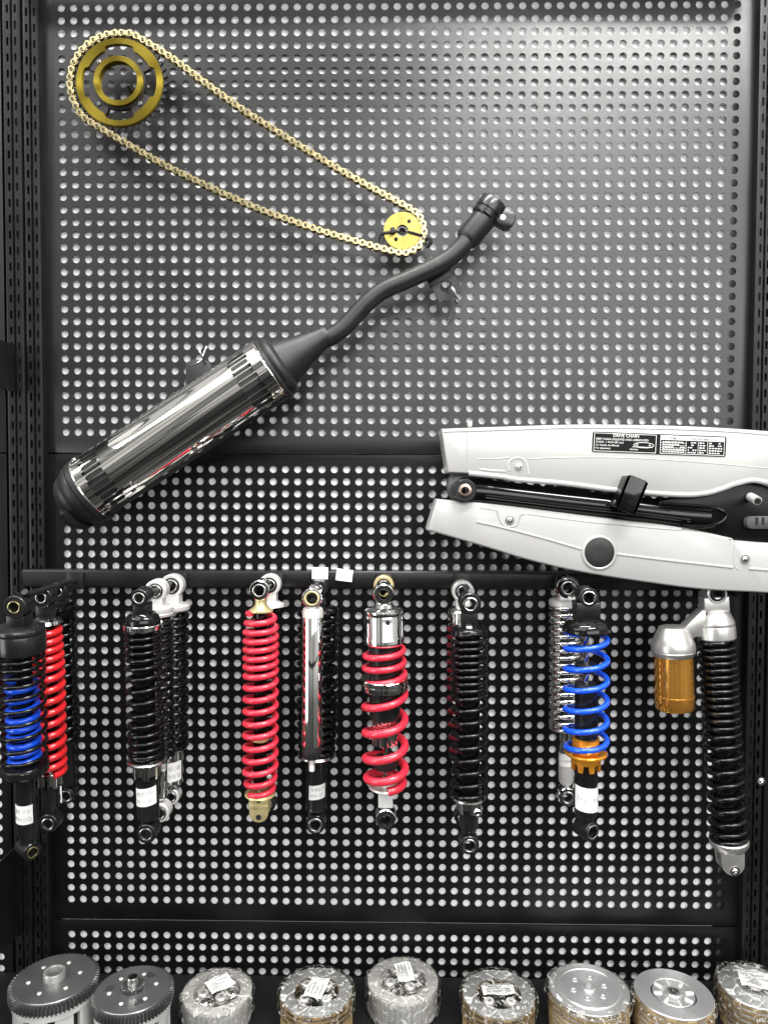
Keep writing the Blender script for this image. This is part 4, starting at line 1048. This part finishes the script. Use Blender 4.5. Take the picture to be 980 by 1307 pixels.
# 1, 2: gear baskets
for idx, (cx, cy, w, t_, lab) in enumerate(((70, 1249, 118, .062, 'steel clutch basket with a plain round hub and six rivets, far left'), (170, 1263, 107, .056, 'steel clutch basket gear with a small pinion hub, beside the far-left basket'))):
    o, r = seat(cx, cy, w, t_, lab, 'clutch_basket', 'clutch basket')
    b = MB(); gear(b, r, .0038, 66, t_-.012, t_-.0005, r*.86); b.build('ring_gear', GUNM, o)
    b = MB(); b.lathe([(t_-.011, r*.93), (t_-.010, r*.93), (t_+.0004, r*.915), (t_+.0010, r*.90), (t_+.001, r*.60), (t_+.0012, r*.3), (t_+.0012, r*.18)], 96); b.build('face_plate', GUNT, o)
    b = MB()
    NF = 10
    for i in range(NF):
        a0f = i/NF*2*PI+.12; b.ringprism(r*.90, r*.82, -(t_-.012), -.002, 10, Matrix.Rotation(-PI/2, 4, 'X'), a0=a0f, a1=a0f+2*PI/NF*.72)
    b.lathe([(t_-.020, r*.84), (t_-.020, r*.935), (t_-.012, r*.935)], 96); b.build('drum', ALU, o)
    b = MB(); b.lathe([(0, r*.8), (t_-.02, r*.8)], 60); b.build('drum_core', DARK, o)
    for i in range(6):
        a = i/6*2*PI+.35; b = MB(); b.lathe([(0, .0025), (.0006, .0024), (.0011, .0014), (.0012, 0)], 16, Matrix.Translation((r*.56*cos(a), r*.56*sin(a), t_+.001))); b.build('rivet', ALU, o)
    if idx == 0:
        b = MB(); b.lathe([(t_, r*.25), (t_+.008, r*.25), (t_+.0095, r*.235), (t_+.0095, r*.20), (t_+.008, r*.185), (t_-.002, r*.185)], 40); b.build('hub', DULL, o)
    else:
        b = MB(); gear(b, r*.30, .0022, 22, t_, t_+.006, r*.14); b.build('pinion', GUNM, o)
        b = MB(); b.lathe([(t_+.004, r*.15), (t_+.014, r*.15), (t_+.0155, r*.135), (t_+.0155, r*.10), (t_+.01, r*.095), (t_, r*.095)], 36); b.build('hub', STEEL, o)
        b = MB()
        for i in range(3):
            a = i/3*2*PI+.9; b.ringprism(r*.68, r*.48, -(t_+.0016), -(t_+.0008), 10, Matrix.Rotation(-PI/2, 4, 'X'), a0=a, a1=a+.38)
        b.build('damper_window', GUNM, o)
# 3 and 5: pulley-like drums in film
for (cx, cy, w, t_, lab, rot, lw_, lh_, px_, py_) in ((277.5, 1264, 92, .030, 'film-wrapped silver clutch hub with a tilted paper label and hollow centre, third from left', 38, .030, .024, .002, .004), (514, 1250, 92, .034, 'film-wrapped silver clutch drum with a narrow upright label, in the middle of the shelf', -80, .034, .020, .002, .005)):
    o, r = seat(cx, cy, w, t_, lab)
    b = MB(); b.lathe([(.0, r*.97), (.003, r*.985), (.004, r*.93), (t_-.004, r*.93), (t_-.003, r*.985), (t_, r*.97), (t_, r*.90), (t_-.0025, r*.885), (t_-.0025, r*.85), (t_-.0008, r*.835), (t_-.0008, r*.66), (t_-.002, r*.64), (t_-.014, r*.62), (t_-.014, 0)], 96); b.build('drum', DRUM, o)
    b = MB()
    for i in range(40):
        a = i/40*2*PI; b.box(-.0016, .0016, -r*.955, -r*.92, .004, t_-.004, 0, Matrix.Rotation(a, 4, 'Z'))
    b.build('spline_ribs', ALU, o)
    for i in range(4):
        a = i/4*2*PI+.5; b = MB(); b.lathe([(t_-.014, .0075), (t_+.003, .0068), (t_+.004, .0055), (t_+.004, .003), (t_-.002, .003)], 20, Matrix.Translation((r*.40*cos(a), r*.40*sin(a), 0))); b.build('spring_post', DRUM, o)
    springs(o, r*.40, t_-.013, t_+.001, 4, STEEL, .0088, .5)
    b = MB(); b.lathe([(t_-.014, r*.2), (t_-.004, r*.2), (t_-.004, r*.12), (t_-.014, r*.12)], 32); b.build('hub', STEEL, o)
    paper(o, lw_, lh_, t_+.0062, rot, px_, py_, 6)
    film(o, r, .001, t_, int(cx), .05)
# 4 and 6: friction stacks with labels
for (cx, cy, w, t_, lab, rot, lw_, lh_) in ((404, 1267, 96, .040, 'film-wrapped stack of brown-edged friction plates with an upright label, left of the middle drum', 78, .036, .022), (636, 1270, 97, .040, 'film-wrapped stack of brown-edged friction plates with a sideways label, right of the middle drum', 4, .038, .017)):
    o, r = seat(cx, cy, w, t_, lab)
    stack(o, r*.97, .0, t_, 13, FRICT, STEEL)
    b = MB(); b.ringprism(r*.95, r*.60, -(t_+.0022), -(t_+.0002), 96, Matrix.Rotation(-PI/2, 4, 'X')); b.build('top_plate', ALUT, o)
    b = MB(); b.lathe([(t_-.016, r*.6), (t_-.016, r*.2), (t_-.002, r*.2), (t_-.002, 0)], 48); b.lathe([(.001, r*.61), (t_-.002, r*.61)], 60); b.build('inner_hub', GUNM, o)
    for i in range(4):
        a = i/4*2*PI+.78; b = MB(); b.lathe([(t_-.016, .0062), (t_+.002, .006), (t_+.003, .005), (t_+.003, .0025), (t_-.002, .0025)], 20, Matrix.Translation((r*.40*cos(a), r*.40*sin(a), 0))); b.build('spring_post', ALU, o)
    springs(o, r*.40, t_-.016, t_, 4, STEEL, .008, .78)
    paper(o, lw_, lh_, t_+.0052, rot, 0, .002, 5)
    film(o, r*.99, t_*.6, t_+.0045, int(cx), .06)
# 7: pressure plate
o, r = seat(751, 1262, 108, .046, 'clutch pack topped by a bright turned pressure plate with a small centre hole')
t_ = .046; stack(o, r*.98, 0, t_-.002, 15, FRICT, ALU)
b = MB(); b.lathe([(t_-.002, r*.2), (t_-.002, r*.965), (t_, r*.965), (t_+.0006, r*.955), (t_+.0006, r*.74), (t_+.0018, r*.725), (t_+.0018, r*.715), (t_+.0010, r*.70), (t_+.0010, r*.16), (t_+.003, r*.14), (t_+.003, r*.085), (t_-.004, r*.08), (t_-.004, 0)], 120); b.build('pressure_plate', ALUT, o)
for i in range(6):
    a = i/6*2*PI+.2; b = MB(); b.lathe([(t_+.0008, .0035), (t_+.0016, .0035), (t_+.0018, .0022), (t_+.0002, .002)], 16, Matrix.Translation((r*.4*cos(a), r*.4*sin(a), 0))); b.build('boss', ALUT, o)
film(o, r, t_*.72, t_, 71, .09, False)
# 8: clutch centre
o, r = seat(859, 1268, 108, .044, 'clutch pack with a ribbed round hub in its flat silver face, second from right')
t_ = .044; stack(o, r*.98, 0, t_-.002, 13, FRICT, ALU, ri=.5)
b = MB(); b.lathe([(t_-.002, r*.5), (t_-.002, r*.955), (t_, r*.96), (t_+.0008, r*.945), (t_+.0008, r*.56), (t_, r*.55), (t_-.002, r*.545), (t_-.002, r*.515), (t_+.0004, r*.51), (t_+.0008, r*.50), (t_+.0004, r*.30), (t_-.004, r*.28), (t_-.004, r*.23), (t_+.002, r*.22), (t_+.003, r*.20), (t_+.003, r*.14), (t_-.003, r*.13), (t_-.006, .0)], 120); b.build('face_plate', ALUT, o)
b = MB()
for i in range(8):
    a = i/8*2*PI; b.box(-.0012, .0012, -r*.50, -r*.30, t_+.0002, t_+.0022, .0004, Matrix.Rotation(a, 4, 'Z'))
b.build('rib', ALU, o)
b = MB(); gear(b, r*.145, .0014, 16, t_-.002, t_+.0036, r*.09); b.build('spline_bore', GUNM, o)
film(o, r*.985, t_*.7, t_-.006, 81, .03, False)
# 9: wrapped pack at the right edge
o, r = seat(963, 1259, 102, .040, 'clutch pack bundled in crumpled clear film, cut by the right edge')
t_ = .040; stack(o, r*.97, 0, t_-.002, 11, FRICT, ALU)
b = MB(); b.lathe([(t_-.002, r*.3), (t_-.002, r*.95), (t_, r*.955), (t_+.0008, r*.94), (t_+.0008, r*.45), (t_-.003, r*.42), (t_-.003, 0)], 96); b.build('pressure_plate', ALUT, o)
b = MB(); b.lathe([(t_, r*.2), (t_+.004, r*.2), (t_+.005, r*.17), (t_+.005, 0)], 32); b.build('hub', ALU, o)
paper(o, .040, .030, t_+.0062, -12, .004, .004, 4)
film(o, r, t_*.35, t_+.003, 91, .12)

# ------------------------------------------------------------------ light
def area(name, loc, target, sx, sy, power, col=(1, 1, 1)):
    L = bpy.data.lights.new(name, 'AREA'); L.shape = 'RECTANGLE'; L.size = sx; L.size_y = sy; L.energy = power; L.color = col
    o = bpy.data.objects.new(name, L); COL.objects.link(o)
    d = Vector(target)-Vector(loc); o.location = loc; o.rotation_euler = d.to_track_quat('-Z', 'Y').to_euler(); return o
area('ceiling_lamp_key', (.55, -.95, 1.14), (.12, 0, .15), .8, .16, 25, (1, .985, .96))
area('ceiling_lamp_far', (-2.6, -1.2, 1.8), (0, 0, 0), 1.2, .2, 18, (1, .99, .97))
area('shelf_fill_top', (-.1, -.7, 2.3), (0, -.25, -.4), 1.6, .25, 80, (1, .99, .97))  # added fill light, brightens the upward faces of the clutch parts
area('shop_front', (1.5, -4.0, 1.25), (0, 0, -.1), 4.4, 1.7, 130, (1, 1, 1))
area('shield_fill_left', (-1.9, -2.5, 3.2), (-.2, 0, .1), 2.8, 2.0, 85, (1, .99, .97))  # added fill light, puts a broad white reflection on the chrome shield
area('shop_side', (-3.6, -2.4, -.2), (0, 0, -.1), 1.6, 2.2, 65, (1, 1, 1))

w = bpy.data.worlds.new('World'); scene.world = w; w.use_nodes = True
nt = w.node_tree; n = nt.nodes; l = nt.links
bg = n['Background']
tc = n.new('ShaderNodeTexCoord'); sep = n.new('ShaderNodeSeparateXYZ'); l.new(tc.outputs['Generated'], sep.inputs[0])
mr = n.new('ShaderNodeMapRange'); mr.inputs[1].default_value = -1; mr.inputs[2].default_value = 1; l.new(sep.outputs['Z'], mr.inputs[0])
cr = n.new('ShaderNodeValToRGB'); l.new(mr.outputs[0], cr.inputs[0])
e = cr.color_ramp; e.elements[0].position = 0; e.elements[0].color = (.05, .05, .05, 1)
e.elements[1].position = 1; e.elements[1].color = (1.0, 1.0, 1.0, 1)
for p, v in ((.30, .05), (.42, .15), (.5, .55), (.58, .55), (.70, .46), (.82, 1.1)):
    q = e.elements.new(p); q.color = (v, v, v*.985, 1)
ay = n.new('ShaderNodeMath'); ay.operation = 'ABSOLUTE'; l.new(sep.outputs['Y'], ay.inputs[0])
my = n.new('ShaderNodeMath'); my.operation = 'MAXIMUM'; my.inputs[1].default_value = .25; l.new(ay.outputs[0], my.inputs[0])
dx = n.new('ShaderNodeMath'); dx.operation = 'DIVIDE'; l.new(sep.outputs['X'], dx.inputs[0]); l.new(my.outputs[0], dx.inputs[1])
dz = n.new('ShaderNodeMath'); dz.operation = 'DIVIDE'; l.new(sep.outputs['Z'], dz.inputs[0]); l.new(my.outputs[0], dz.inputs[1])
cb = n.new('ShaderNodeCombineXYZ'); l.new(dx.outputs[0], cb.inputs[0]); l.new(dz.outputs[0], cb.inputs[1])
vo = n.new('ShaderNodeTexBrick'); vo.inputs['Scale'].default_value = 2.2; vo.inputs['Mortar Size'].default_value = .03; vo.inputs['Row Height'].default_value = 1.9; vo.inputs['Brick Width'].default_value = .42; vo.offset = .37
vo.inputs['Color1'].default_value = (.5, .5, .5, 1); vo.inputs['Color2'].default_value = (2.0, 1.96, 1.88, 1); vo.inputs['Mortar'].default_value = (.03, .03, .03, 1)
l.new(cb.outputs[0], vo.inputs['Vector'])
sc = n.new('ShaderNodeVectorMath'); sc.operation = 'SCALE'; sc.operation = 'MULTIPLY'; l.new(cr.outputs[0], sc.inputs[0]); l.new(vo.outputs['Color'], sc.inputs[1])
rx = n.new('ShaderNodeMapRange'); rx.inputs[1].default_value = -.6; rx.inputs[2].default_value = .5; rx.inputs[3].default_value = .62; rx.inputs[4].default_value = 1.15; l.new(sep.outputs['X'], rx.inputs[0])
s2 = n.new('ShaderNodeVectorMath'); s2.operation = 'SCALE'; l.new(sc.outputs[0], s2.inputs[0]); l.new(rx.outputs[0], s2.inputs['Scale'])
l.new(s2.outputs[0], bg.inputs['Color']); bg.inputs['Strength'].default_value = 1.0

scene.view_settings.view_transform = 'Standard'; scene.view_settings.look = 'None'
scene.view_settings.exposure = -0.1; scene.view_settings.gamma = 1.0
scene.render.engine = 'CYCLES'
scene.cycles.max_bounces = 10; scene.cycles.transparent_max_bounces = 16; scene.cycles.caustics_reflective = True
scene.cycles.use_denoising = True
